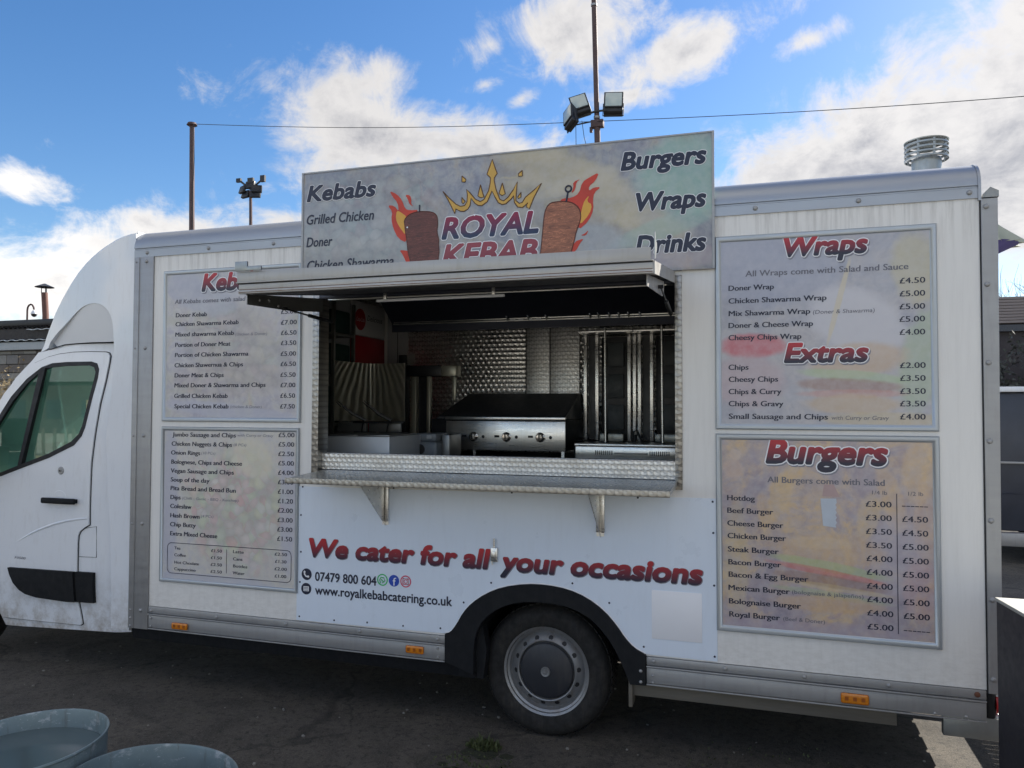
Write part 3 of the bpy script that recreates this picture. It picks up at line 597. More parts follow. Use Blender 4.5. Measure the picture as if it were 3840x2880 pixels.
# rolled cove along the roof edge (both long sides)
def cove(sg, yb):
    pr = [(0.0, 2.757), (-0.008, 2.757), (-0.008, 2.803), (-0.004, 2.806), (-0.004, 2.812), (-0.010, 2.816)]
    for k in range(9):
        a = k/8*math.pi/2
        pr.append((-0.010 + 0.135*(1-math.cos(a)), 2.822 + 0.118*math.sin(a)))
    pr += [(0.17, 2.941), (0.17, 2.925), (0.125, 2.922), (0.03, 2.84), (0.012, 2.80)]
    b = B(); b.prism([(yb + sg*p[0], p[1]) for p in pr], -3.868, 0.955, plane='yz')
    return b.obj('roof_cove', COVE, TR, ang=0.5)
cv = cove(1, 0.0); cove(-1, 2.10)
b = B(); pr = []
for k in range(9):
    a = k/8*math.pi/2; pr.append((-0.014 + 0.14*(1-math.cos(a)), 2.822 + 0.122*math.sin(a)))
pe = [(-0.012, 2.745), (-0.014, 2.822)] + pr[1:] + [(0.16, 2.944), (0.16, 2.745)]
b.prism(pe, 0.9555, 0.968, plane='yz'); b.obj('end_cap', COVE, TR)
rivet_p = B().lathe([(0, -0.009), (0.006, -0.0085), (0.010, -0.006), (0.0125, -0.001), (0.0135, 0.002)], (0, 0, 0), (0, 1, 0), 14)
RIVET = proto_mesh(rivet_p, 'rivet', ALU)
small_p = B().lathe([(0, -0.004), (0.004, -0.0035), (0.006, 0.0)], (0, 0, 0), (0, 1, 0), 10)
SMALLR = proto_mesh(small_p, 'small_rivet', NAVY)
for x in (-3.766, -3.289, -2.814, -2.34, -0.49, -0.018, 0.453, 0.921): inst(RIVET, 'rivet', (x, -0.008, 2.784), cv)

# left corner rails, split by a groove
rl = B(); rl.box(-3.866, -3.828, -0.012, 0.05, 0.375, 2.757, 0.003); rl.box(-3.826, -3.712, -0.010, 0.03, 0.375, 2.757, 0.003); rl.box(-3.829, -3.822, -0.014, 0.02, 0.375, 2.756, .002)
rl = rl.obj('corner_rail', ALU, TR)
for z in (2.728, 2.167, 1.604, 1.042, 0.493): inst(RIVET, 'rivet', (-3.767, -0.010, z), rl)
for z in (2.727, 2.166, 1.603, 1.04, 0.49, 0.44, 0.39): inst(RIVET, 'rivet', (-3.847, -0.012, z), rl, scale=(.6, .6, .6))
# rear corner rail with pointed cap
rr = B(); rr.prism([(0.966, 0.512), (1.022, 0.512), (1.034, 2.752), (0.966, 2.752)], -0.012, 0.11); rr = rr.obj('corner_rail', ALU, TR, bevel=0.002)
for z in (2.714, 2.357, 2.0, 1.644, 1.286, 0.932, 0.577): inst(RIVET, 'rivet', (0.986, -0.012, z), rr)
rg_ = B(); rg_.box(0.961, 0.9665, -0.006, 0.03, 0.512, 2.752); rg_.obj('door_seal', SEAL, TR)
b = B(); b.prism([(0.973, 2.756), (1.038, 2.756), (1.038, 2.784), (1.004, 2.803), (0.974, 2.772)], -0.014, 0.11); b.obj('post_cap', STEELD, TR)
# aluminium skirt, two lengths either side of the arch
def skirt(xa, xb, rv):
    b = B(); b.box(xa, xb, -0.008, 0.03, 0.482, 0.5225, 0.002); b.box(xa, xb, -0.017, 0.03, 0.471, 0.478, 0.0015)
    b.box(xa, xb, -0.006, 0.03, 0.390, 0.466, 0.002); b.box(xa, xb, -0.012, 0.0, 0.380, 0.3868, .001)
    o = b.obj('skirt_rail', ALU, TR)
    for (x, z, s) in rv: inst(RIVET, 'rivet', (x, -0.008, z), o, scale=(s, s, s))
    return o
skirt(-3.709, -1.673, [(-3.687, .497, .9), (-3.188, .499, .9), (-2.695, .501, .9), (-2.201, .503, .9), (-1.717, .503, .9), (-1.716, .452, .55), (-1.714, .403, .55), (-3.687, .40, .55), (-3.687, .45, .55)])
s2 = skirt(-0.562, 0.958, [(-0.526, .503, .9), (-0.175, .503, .9), (0.193, .503, .9), (0.561, .503, .9), (0.75, .398, .6), (0.877, .398, .6), (-0.53, .43, .55), (-0.53, .395, .55)])
RUST = M('rusty_screw', (0.14, 0.055, 0.03), 0.8); rm = RIVET.copy(); rm.materials[0] = RUST; inst(rm, 'rusty_rivet', (0.922, -0.008, 0.502), s2)

# lower composite sign
sg = [(-2.626, 1.318), (-2.626, 0.530), (-1.674, 0.537)] + ARCH_OUT[1:-1] + [(-0.566, 0.534), (-0.211, 0.532), (-0.215, 1.338)]
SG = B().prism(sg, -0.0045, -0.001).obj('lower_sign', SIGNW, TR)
trimp = B(); pts = [(p[0], -0.004, p[1]+0.002) for p in ARCH_OUT]; trimp.tube(pts, 0.0045, 6); trimp.obj('arch_trim', WINK, SG)
for (x, z) in [(-2.592, 1.316), (-2.602, 1.149), (-2.600, 0.932), (-2.604, 0.754), (-2.606, 0.552), (-2.372, 0.549), (-2.157, 0.555), (-1.93, 0.556), (-1.702, 0.563), (-1.564, 0.696+.02), (-1.404, 0.835), (-0.95, 0.865), (-0.754, 0.778), (-0.576, 0.570), (-0.225, 0.555), (-0.226, 0.906), (-0.229, 1.167), (-0.231, 1.322), (-1.996, 1.329), (-1.5, 1.345), (-1.287, 1.329), (-0.605, 1.328)]:
    inst(SMALLR, 'screw', (x, -0.0045, z), SG, scale=(.95, .95, .95))
GRH = grad_mat('red_to_navy_ink_sign', (0.46, 0.020, 0.028), (0.014, 0.016, 0.040), 1.005, 0.905)
its = [("We cater for all", -2.538, 1.125, 0.962, 0.098), ("your occasions", -1.345, 1.058, 0.958, 0.098)]
lettering('slogan_shadow', its, -0.0056, INKM, SG, shear=0.16, dil=.098, n=14, words=True, dx=.002, dz=-.002)
lettering('slogan', its, -0.0066, GRH, SG, shear=0.16, dil=.074, n=14, words=True)
lettering('phone_number', [("07479 800 604", -2.500, 0.400, 0.795, 0.050)], -0.0062, NAVY, SG, shear=0.0, dil=.03, n=8)
lettering('web_address', [("www.royalkebabcatering.co.uk", -2.499, 0.866, 0.716, 0.050)], -0.0062, NAVY, SG, shear=0.0, dil=.03, n=8)
def disc(b, x, z, r, y, r_in=0.0, n=28):
    b.lathe([(r, 0), (r_in, 0)], (x, y, z), (0, 1, 0), n)
b = B(); disc(b, -2.558, 0.803, 0.034, -0.0060); disc(b, -2.560, 0.718, 0.034, -0.0060); b.obj('icon_disc', NAVY, SG)
b = B(); b.tube([(-2.572, -.0065, .818), (-2.572, -.0065, .803), (-2.562, -.0065, .791), (-2.546, -.0065, .789)], .0045, 6); disc(b, -2.572, .816, .007, -.0068); disc(b, -2.547, .790, .007, -.0068); b.obj('handset_icon', WINK, SG)
b = B(); b.box(-2.578, -2.542, -.0066, -.0062, .704, .732); b.obj('globe_icon', WINK, SG)
b = B()
for q in range(3): b.box(-2.574, -2.546, -.0072, -.0068, .708+q*.008, .711+q*.008)
b.obj('globe_line', NAVY, SG)
b = B(); disc(b, -2.061, 0.805, 0.034, -0.0060, 0.027); b.tube([(-2.061, -.0062, .788), (-2.045, -.0062, .80), (-2.052, -.0062, .817), (-2.071, -.0062, .819), (-2.078, -.0062, .803), (-2.074, -.0062, .79), (-2.08, -.0062, .782)], .003, 5); b.tube([(-2.066, -.0062, .81), (-2.064, -.0062, .801), (-2.055, -.0062, .797)], .003, 5); b.obj('chat_icon', GREENI, SG)
b = B(); disc(b, -1.988, 0.805, 0.033, -0.0060); b.obj('blue_icon', BLUEI, SG); lettering('icon_letter', [("f", -1.996, 0.022, .800, .044)], -.0065, WINK, SG, shear=0)
b = B(); disc(b, -1.915, 0.806, 0.034, -0.0060, 0.027); disc(b, -1.915, 0.806, 0.012, -0.0062, 0.008); disc(b, -1.905, 0.817, .003, -.0062)
b.tube([(-1.932, -.0062, .79), (-1.932, -.0062, .822), (-1.898, -.0062, .822), (-1.898, -.0062, .79), (-1.932, -.0062, .79)], .0025, 5); b.obj('camera_icon', PINKI, SG)
b = B(); b.box(-0.535, -0.285, -.0075, -.0045, 0.617, 0.862, .001); b.obj('blank_sticker', WINK, SG)

# latch that holds the hatch, on the sign
b = B(); b.box(-1.402, -1.364, -.022, -.0046, .952, 1.028, .003); b.tube([(-1.383, -.018, 1.028), (-1.383, -.018, 1.078)], .006, 8); b.box(-1.392, -1.374, -.030, -.0225, .97, 1.01, .002); b.tube([(-1.396, -.02, .955), (-1.39, -.02, .935)], .005, 6)
b.obj('hatch_latch', STEEL, TR)

# ---------------------------------------------------------------- serving opening: swirl-finished frame, reveal, upstand, counter
b = B(); b.box(-2.532, -2.488, -.012, 0.10, 1.376, 2.470, .002); b.obj('opening_frame', SW_EDGE, TR)
b = B(); b.box(-0.414, -0.378, -.012, 0.10, 1.376, 2.470, .002); b.obj('opening_frame', SW_EDGE, TR)
b = B(); b.box(-2.487, -0.415, -.010, 0.09, 2.432, 2.462, .002); b.obj('opening_frame', HOOD, TR)
b = B(); b.box(-2.487, -0.415, 0.030, 0.045, 1.424, 1.513, 0.0); b.box(-2.487, -0.415, 0.026, 0.075, 1.5135, 1.519, .002); b.obj('upstand', SW_SILL, TR)
CT = B(); CT.hexa([(-2.470, -0.360, 1.380), (-0.404, -0.360, 1.380), (-0.404, 0.029, 1.396), (-2.470, 0.029, 1.396), (-2.470, -0.357, 1.400), (-0.404, -0.357, 1.400), (-0.404, 0.029, 1.420), (-2.470, 0.029, 1.420)])
CT = CT.obj('counter', SW_TOP, TR)
b = B(); b.box(-2.472, -0.402, -0.366, -0.3605, 1.374, 1.405, 0.001); b.obj('counter_edge', SW_EDGE, CT)
def cbr(x):
    b = B(); b.prism([(-0.006, 1.114), (-0.006, 1.374), (-0.300, 1.374), (-0.285, 1.355)], x-.002, x+.002, plane='yz'); b.box(x-.020, x+.020, -.0085, -.0055, 1.12, 1.372)
    b.box(x+.006, x+.024, -.022, -.009, 1.14, 1.370, .003); b.box(x-.022, x-.008, -.014, -.009, 1.14, 1.370, .002)
    o = b.obj('counter_bracket', STEEL, CT)
    for z in (1.17, 1.26, 1.34): inst(RIVET, 'rivet', (x-.014, -.016, z), o, scale=(.45, .45, .45))
cbr(-2.045); cbr(-0.800)

# ---------------------------------------------------------------- raised hatch
HB = [(0.0, 2.428), (-0.800, 2.345)]
H = B()
def hz(y, up): return 2.432 + y*0.108 + up
H.hexa([(-2.446, -.800, hz(-.8, 0)), (-0.416, -.800, hz(-.8, 0)), (-0.416, -.004, hz(0, 0.032)), (-2.470, -.004, hz(0, .032)), (-2.452, -.800, hz(-.8, .054)), (-0.416, -.800, hz(-.8, .054)), (-0.416, -.004, hz(0, .054)), (-2.470, -.004, hz(0, .054))])
H = H.obj('hatch', STRIPED, TR)
b = B(); b.hexa([(-2.43, -.775, hz(-.775, -.004)), (-0.46, -.775, hz(-.775, -.004)), (-0.46, -.03, hz(-.03, 0.018)), (-2.43, -.03, hz(-.03, .018)), (-2.43, -.775, hz(-.775, -.001)), (-0.46, -.775, hz(-.775, -.001)), (-0.46, -.03, hz(-.03, .024)), (-2.43, -.03, hz(-.03, .024))]); b.obj('underside_lining', M('dark_hatch_lining', (.045, .048, .055), .6, var=.2), H)
b = B()
b.box(-2.446, -0.418, -.812, -.8005, 2.346, 2.364, .002); b.box(-2.448, -0.420, -.806, -.8005, 2.3645, 2.397, .001); b.box(-2.460, -0.418, -.815, -.795, 2.3985, 2.4035, .001)
b.obj('front_channel', STRIPED, H)
b = B(); b.box(-2.452, -0.420, -.8075, -.8005, 2.3925, 2.3980); b.obj('channel_gap', SEAL, H)
b = B(); b.box(-2.444, -0.420, -.8135, -.8125, 2.352, 2.3545); b.box(-2.444, -.420, -.8075, -.8062, 2.3655, 2.3675); b.obj('grime_line', RUST, H)
b = B(); b.box(-2.464, -0.428, -.800, -.790, 2.404, 2.458, .002); b.obj('front_flange', STRIPED, H)
b = B(); b.box(-2.468, -2.398, -.812, -.8005, 2.459, 2.506, .001); b.box(-2.400, -2.318, -.812, -.8005, 2.459, 2.480, .001); b.obj('corner_clip', GALV, H)
b = B(); b.prism([(-.80, 2.41), (-.785, 2.41), (-.735, 2.462), (-.738, 2.485), (-.775, 2.492), (-.785, 2.520), (-.803, 2.522)], -.4145, -.4110, plane='yz'); b.obj('bent_tab', GALV, H)
# right-hand side return and hanging brackets
b = B(); b.hexa([(-0.4155, -.8, 2.345), (-0.412, -.8, 2.345), (-0.412, -.01, 2.430), (-0.4155, -.01, 2.430), (-0.4155, -.8, 2.40), (-0.412, -.8, 2.40), (-0.412, -.01, 2.488), (-0.4155, -.01, 2.488)]); b.obj('side_return', STRIPED, H)
b = B(); b.prism([(-.76, 2.302), (-.76, 2.352), (-.18, 2.412), (-.18, 2.34), (-.25, 2.330)], -0.452, -0.448, plane='yz'); b.box(-.4479, -.425, -.76, -.18, 2.347, 2.351) if False else None
BR = b.obj('strut_bracket', STRIPED, H)
b = B(); b.prism([(-.76, 2.300), (-.76, 2.352), (-.06, 2.424), (-.06, 2.345), (-.40, 2.312)], -2.436, -2.432, plane='yz'); BL = b.obj('strut_bracket', STEELD, H)  # left bracket in darker steel: its shade is put into the colour
for (y, z) in ((-.66, 2.335), (-.50, 2.325), (-.58, 2.345)): inst(RIVET, 'rivet', (-2.4315, y, z), BL, rot=(0, 0, R(90)), scale=(.6, .6, .6))
def strut(x, ya, za, yb, zb):
    b = B(); m = 0.5; pm = (x, ya+(yb-ya)*m, za+(zb-za)*m)
    b.tube([(x, ya, za), pm], .005, 8); b.tube([pm, (x, yb, zb)], .011, 10); b.tube([(x-.012, ya, za), (x+.012, ya, za)], .009, 8)
    return b.obj('gas_strut', BLACKM, H)
strut(-2.42, -.46, 2.315, 0.01, 2.296); strut(-.437, -.40, 2.352, 0.02, 2.275)
# strip of tube light slung under the hatch
LB = B(); LB.box(-1.952, -1.232, -.315, -.295, 2.352, 2.366, .003); LB = LB.obj('light_bar', WHITE, H)
for x in (-1.905, -1.292):
    b = B(); b.box(x-.008, x+.008, -.308, -.300, 2.366, 2.402, .001); b.obj('hanger', STEEL, LB)
b = B(); b.box(-2.40, -.45, -.06, -.045, 2.412, 2.420, .001); b.obj('gutter_strip', STEEL, H)

# ---------------------------------------------------------------- menu boards
def frame(b, x0, x1, z0, z1, w_=0.030, d=0.016):
    """snap frame: four mitred lengths of rounded section"""
    prof = [(0.0, 0.0), (0.0, -d*.55), (w_*.18, -d*.95), (w_*.5, -d), (w_*.8, -d*.75), (w_, -d*.35), (w_, 0.0)]
    cor = [(x0, z0, 1, 1), (x1, z0, -1, 1), (x1, z1, -1, -1), (x0, z1, 1, -1)]
    rings = [[b.bm.verts.new((cx + sx*u, v - 0.001, cz + sz*u)) for (u, v) in prof] for (cx, cz, sx, sz) in cor]
    for k in range(4):
        A, C = rings[k], rings[(k+1) % 4]
        for i in range(len(prof)-1): b.bm.faces.new([A[i], A[i+1], C[i+1], C[i]])
def board(x0, x1, z0, z1, mat, label, fw_=.030):
    P_ = B().box(x0+.02, x1-.02, -.007, -.001, z0+.02, z1-.02).obj('menu_board', mat, TR)
    P_['label'] = label
    b = B(); frame(b, x0, x1, z0, z1, fw_); b.obj('board_frame', FRAME, P_, ang=0.7)
    return P_
LAV = [(0.0, (0.36, 0.35, 0.42)), (0.35, (0.47, 0.45, 0.49)), (0.55, (0.54, 0.52, 0.51)), (0.8, (0.49, 0.48, 0.42)), (1.0, (0.55, 0.47, 0.40))]
P1 = print_mat('faded_kebab_print', LAV, [(-3.35, 2.50, .30, .12, .3, (.42, .44, .52), .6), (-2.95, 2.55, .25, .10, 0, (.50, .50, .52), .5), (-3.1, 1.76, .55, .05, .1, (.47, .48, .56), .7)], 6.0, seed=1.0,
               pieces=[(-3.10, 2.20, .42, .26, .4, 13, .6, [(.38, .36, .36), (.56, .52, .42), (.48, .40, .38), (.44, .47, .40)], .65), (-3.15, 1.95, .45, .13, 0, 15, 1, [(.40, .36, .38), (.50, .42, .40), (.54, .50, .44)], .55)])
P2 = print_mat('faded_salad_print', [(0.0, (.48, .47, .50)), (.3, (.58, .55, .52)), (.5, (.60, .57, .50)), (.75, (.56, .53, .50)), (1.0, (.54, .54, .52))],
               [(-3.56, 1.20, .07, .5, 0, (.42, .43, .52), .7), (-2.95, 1.48, .16, .12, .5, (.68, .64, .48), .6), (-2.69, 1.2, .06, .4, 0, (.48, .48, .56), .7), (-3.3, .72, .5, .035, 0, (.46, .47, .55), .6)], 9.0, seed=4.0,
               pieces=[(-3.05, 1.18, .42, .40, 0, 17, 1, [(.60, .58, .52), (.62, .38, .36), (.66, .62, .44), (.52, .58, .42), (.64, .60, .56), (.62, .44, .42), (.68, .66, .58)], .8)])
P3 = print_mat('faded_wrap_print', [(0.0, (.32, .32, .38)), (.4, (.41, .41, .45)), (.7, (.47, .45, .46)), (1.0, (.42, .39, .41))],
               [(0.05, 2.50, .35, .22, 0, (.35, .37, .46), .7), (-0.04, 2.10, .16, .065, 0, (.56, .13, .16), .85), (-0.06, 1.92, .18, .14, 0, (.48, .37, .40), .7), (.44, 2.20, .24, .16, .5, (.58, .57, .60), .85), (.72, 2.02, .10, .25, .2, (.40, .48, .34), .7),
                (.44, 2.02, .22, .085, -.1, (.56, .42, .30), .8), (.42, 1.945, .25, .028, .1, (.40, .50, .32), .75), (.40, 1.90, .24, .035, .05, (.34, .22, .19), .75), (.42, 1.86, .24, .022, 0, (.54, .28, .24), .6), (.42, 1.81, .22, .05, 0, (.54, .41, .28), .75),
                (.70, 2.44, .11, .18, -.2, (.56, .50, .30), .6), (.36, 2.30, .014, .22, .25, (.62, .54, .38), .75), (.55, 1.74, .28, .035, 0, (.56, .46, .28), .6)], 5.0, seed=9.0)
P4 = print_mat('faded_burger_print', [(0.0, (.27, .24, .29)), (.4, (.38, .32, .34)), (.6, (.48, .37, .30)), (.8, (.58, .42, .25)), (1.0, (.44, .30, .27))],
               [q[:6]+(q[6]*(.48 if q[5][0] > .6 else .70),) for q in [(-.13, 1.49, .05, .05, 0, (.58, .42, .32), .8), (-.12, 1.56, .03, .03, 0, (.60, .48, .40), .7), (.09, 1.36, .05, .13, .3, (.66, .46, .20), .8), (.02, 1.28, .04, .10, -.2, (.66, .44, .20), .7), (.16, 1.46, .03, .10, .3, (.64, .45, .24), .6), (.70, 1.50, .08, .16, .1, (.68, .47, .22), .8), (.58, 1.38, .05, .16, -.3, (.66, .44, .20), .75), (.48, 1.28, .05, .12, .2, (.68, .50, .24), .75), (.72, 1.25, .05, .2, 0, (.62, .40, .22), .6),
                (.05, 1.55, .14, .05, 0, (.36, .33, .40), .5), (.60, 1.10, .12, .20, 0, (.46, .42, .47), .6),
                (.30, 1.11, .25, .085, 0, (.62, .41, .20), .88), (.27, 1.145, .15, .03, 0, (.70, .54, .32), .6), (.30, 1.035, .27, .026, .15, (.38, .48, .22), .85), (.30, 1.005, .26, .018, .15, (.60, .12, .09), .8), (.31, .965, .26, .030, .1, (.26, .14, .11), .85), (.33, .935, .26, .015, .1, (.66, .52, .24), .7), (.31, .90, .27, .018, .1, (.36, .44, .24), .7), (.30, .855, .25, .042, 0, (.58, .38, .20), .85), (-.12, 1.05, .06, .3, 0, (.60, .48, .26), .5), (.30, .735, .5, .04, 0, (.38, .32, .38), .8), (.70, .95, .08, .15, 0, (.56, .32, .28), .5)]], 5.0, seed=13.0)
B1 = board(-3.627, -2.611, 1.697, 2.655, P1, 'kebab menu board, upper of the two by the cab, partly behind the hatch', .027)
B2 = board(-3.627, -2.617, 0.687, 1.664, P2, 'sides and drinks menu board by the cab', .025)
B3 = board(-0.214, 0.784, 1.685, 2.652, P3, 'wraps and extras menu board at the rear')
B4 = board(-0.214, 0.784, 0.688, 1.663, P4, 'burger menu board at the rear')
def heading(par, items, zt, zb, nm):
    g = grad_mat(nm, (0.46, 0.022, 0.035), (0.014, 0.016, 0.04), zt, zb)
    lettering('heading_shadow', items, -.0074, INKM, par, shear=.2, dil=.12, n=14, dx=.005, dz=-.007)
    lettering('heading_outline', items, -.0084, WINK, par, shear=.2, dil=.125, n=14)
    lettering('heading', items, -.0094, g, par, shear=.2, dil=.07, n=12)
heading(B1, [("Kebabs", -3.33, .475, 2.568, .102)], 2.615, 2.52, 'heading_ink_kebabs')
heading(B3, [("Wraps", .119, .368, 2.580, .088)], 2.62, 2.54, 'heading_ink_wraps')
heading(B3, [("Extras", .116, .369, 2.060, .088)], 2.10, 2.02, 'heading_ink_extras')
heading(B4, [("Burgers", .029, .533, 1.580, .108)], 1.63, 1.53, 'heading_ink_burgers')
lettering('item_name', kebab_items, -.0082, NAVY, B1, cap=.0265, dil=.048, n=2, shear=.06)
lettering('price', kebab_prices, -.0082, NAVY, B1, cap=.0265, dil=.030, n=2, shear=.0)
lettering('small_print', kebab_small[:2], -.0082, INKM, B1, cap=.018)
lettering('subtitle', kebab_small[2:], -.0082, INKG, B1, cap=.027, dil=.03, n=2)
lettering('item_name', sides_items, -.0082, NAVY, B2, cap=.0265, dil=.048, n=2, shear=.06)
lettering('price', sides_prices, -.0082, NAVY, B2, cap=.0265, dil=.030, n=2, shear=0)
lettering('small_print', sides_small, -.0082, INKM, B2, cap=.016)
lettering('drink_line', drinks, -.0082, NAVY, B2, cap=.018, dil=.03, n=2, shear=.04)
bx = []
xa, xb, za, zb = -3.567, -2.664, 0.745, 0.934; rr_ = .03
for (cx, cz, a0) in ((xb-rr_, zb-rr_, 0), (xa+rr_, zb-rr_, 90), (xa+rr_, za+rr_, 180), (xb-rr_, za+rr_, 270)):
    for k in range(6): bx.append((cx+rr_*math.cos(R(a0+k*18)), -.0082, cz+rr_*math.sin(R(a0+k*18))))
b = B(); b.tube(bx+[bx[0]], .0018, 4); b.tube([(-3.122, -.0082, .915), (-3.122, -.0082, .769)], .0015, 4); b.obj('drink_list_border', NAVY, B2)
lettering('item_name', wrap_items, -.0082, NAVY, B3, cap=.0260, dil=.048, n=2, shear=.03)
lettering('price', wrap_prices, -.0082, NAVY, B3, cap=.0260, dil=.030, n=2, shear=0)
lettering('small_print', wrap_small[:2], -.0082, INKG, B3, cap=.019)
lettering('subtitle', wrap_small[2:], -.0082, INKG, B3, cap=.029, dil=.03, n=2, shear=.03)
lettering('item_name', burger_items, -.0082, NAVY, B4, cap=.0260, dil=.048, n=2, shear=.0)
lettering('price', burger_prices, -.0082, NAVY, B4, cap=.0260, dil=.030, n=2, shear=0)
lettering('small_print', burger_small[:4], -.0082, INKG, B4, cap=.018, shear=.0)
lettering('subtitle', burger_small[4:], -.0082, INKG, B4, cap=.029, dil=.03, n=2, shear=.0)
B().prism([(.271, 1.358), (.341, 1.360), (.343, 1.340), (.337, 1.330), (.343, 1.318), (.337, 1.306), (.343, 1.294), (.337, 1.282), (.343, 1.270), (.337, 1.258), (.343, 1.246), (.337, 1.234), (.340, 1.222), (.282, 1.228)], -.0078, -.0074).obj('knife_blade_picture', M('pale_blue_print', (.47, .52, .58), .35, var=.12, scale=20), B4)
B().prism([(.287, 1.426), (.331, 1.426), (.357, 1.368), (.279, 1.369)], -.0078, -.0074).obj('knife_handle_picture', M('faded_red_brown_print', (.42, .30, .29), .35, var=.15, scale=20), B4)
b = B(); b.box(.601, .604, -.0086, -.0080, .744, 1.393); b.obj('price_divider', NAVY, B4)

# ---------------------------------------------------------------- big banner board above the hatch
PB = print_mat('faded_banner_print', [(0.0, (.17, .18, .24)), (.35, (.25, .27, .31)), (.55, (.32, .33, .34)), (.75, (.37, .34, .30)), (1.0, (.28, .25, .27))],
     [(-2.2, 2.75, .55, .25, .3, (.36, .40, .43), .35), (-1.0, 3.05, .40, .10, .35, (.48, .43, .31), .6), (-.95, 2.98, .30, .05, -.2, (.50, .46, .36), .5), (-.62, 2.80, .35, .10, .5, (.49, .44, .32), .5), (-.35, 2.98, .26, .22, 0, (.27, .44, .38), .75), (-.45, 2.72, .3, .06, -.3, (.30, .46, .40), .5), (-.9, 2.65, .25, .12, 0, (.34, .40, .48), .5), (-.35, 2.56, .2, .06, 0, (.46, .40, .44), .5), (-1.9, 2.55, .5, .10, 0, (.40, .42, .44), .4)], 7.0, seed=21.0,
     pieces=[(-2.15, 2.85, .50, .34, 0, 14, 1, [(.25, .27, .30), (.42, .42, .38), (.36, .30, .29), (.30, .36, .34), (.46, .45, .42)], .85), (-1.0, 2.92, .50, .26, .45, 9, .30, [(.30, .28, .26), (.56, .48, .28), (.40, .37, .32), (.60, .52, .34)], .8)])
BN = B().box(-2.603, -0.215, -.026, -.020, 2.492, 3.190, 0.001).obj('banner_board', PB, TR)
b = B()
for x in (-2.4, -1.7, -1.0, -.4): b.box(x-.02, x+.02, -.0195, .012, 2.49, 3.05, .002); b.box(x-.02, x+.02, -.0195, .10, 2.936, 2.96)
b.obj('banner_batten', ALU, BN)
b = B()
for x in (-2.599, -.219): b.box(x-.006, x+.006, -.030, -.0265, 2.492, 3.190)
b.box(-2.592, -.226, -.030, -.0265, 3.182, 3.190); b.obj('banner_edge', ALU, BN)
YB = -.0275
bold_words = [("Kebabs", -2.565, .450, 3.060, .088), ("Burgers", -.682, .426, 3.075, .088), ("Wraps", -.603, .345, 2.855, .088), ("Drinks", -.606, .347, 2.632, .088)]
lettering('banner_word_outline', bold_words, YB, WINK, BN, shear=.2, dil=.105, n=12)
lettering('banner_word', bold_words, YB-.0010, NAVY, BN, shear=.2, dil=.064, n=12)
lettering('banner_list', [("Grilled Chicken", -2.569, .445, 2.905, .056), ("Doner", -2.57, .175, 2.770, .056), ("Chicken Shawarma", -2.564, .569, 2.630, .056)], YB, NAVY, BN, shear=.2, dil=.022, n=8)
GR1 = grad_mat('red_to_navy_ink_banner', (.26, .012, .05), (.016, .03, .08), 2.845, 2.745)
GR2 = grad_mat('red_ink_banner', (.30, .05, .07), (.20, .03, .05), 2.68, 2.58)
lg = [("ROYAL", -1.692, .555, 2.792, .112)]; lg2 = [("KEBAB", -1.690, .548, 2.640, .112)]
lettering('logo_outline', lg+lg2, YB, WINK, BN, shear=.22, dil=.105, n=14)
lettering('logo_word', lg, YB-.0010, GR1, BN, shear=.22, dil=.062, n=12); lettering('logo_word', lg2, YB-.0010, GR2, BN, shear=.22, dil=.062, n=12)
def flat(name, polys, y, mat, par, sm=0, line=None):
    for p in polys: o = B().prism(smooth_loop(p, sm) if sm else p, y-.0006, y).obj(name, mat, par)
    if line:
        for p in polys:
            q = smooth_loop(p, sm) if sm else p; B().tube([(u, y-.0006, v) for u, v in q+[q[0]]], .0028, 4).obj(name+'_line', line, par)
    return o
flat('crown_picture', [crown, drop1, drop2, drop3, drop4, drop5, drop6], YB, GOLD, BN, 0, GOLDL)
flat('flame_picture', [flamel, flamel2, flamel3, flamer, flamer2, flamer3, flamer4], YB, FIRE, BN, 1)
flat('flame_heart_picture', [flamel_y, flamer_y], YB-.0006, FIREY, BN, 1)
flat('dark_kebab_picture', [kebl], YB-.0013, MEATD, BN, 1, MEATD); flat('pale_kebab_picture', [kebr], YB-.0013, MEATL, BN, 1, MEATD)
b = B(); n_ = 20; c_ = (-.967, 2.957)
b.tube([(c_[0]+.016*math.cos(k*2*math.pi/n_), YB-.001, c_[1]+.016*math.sin(k*2*math.pi/n_)) for k in range(n_+1)], .005, 5); b.tube([(-.970, YB-.001, 2.938), (-.979, YB-.001, 2.885)], .005, 5); b.tube([(-1.834, YB-.001, 2.938), (-1.834, YB-.001, 2.895)], .004, 5)
b.obj('skewer_picture', NAVY, BN)
rv = B()
for (x, z) in ((-1.50, 2.855), (-1.909, 2.815)): disc(rv, x, z, .005, YB-.003)
rv.obj('banner_screws', WINK, BN)

# ---------------------------------------------------------------- side marker lamps
def marker(x0, x1, z0, z1):
    o = B().box(x0, x1, -.020, -.0085, z0, z1, .008, 3).obj('marker_lamp', AMB, TR)
    m = (x0+x1)/2; zc = (z0+z1)/2
    for q in (-.036, 0, .036): B().box(m+q-.008, m+q+.008, -.0212, -.0203, zc-.009, zc+.009).obj('lamp_diode', AMBD, o)
marker(-3.52, -3.40, .400, .440); marker(-1.908, -1.798, .412, .454); marker(.352, .474, .402, .450)

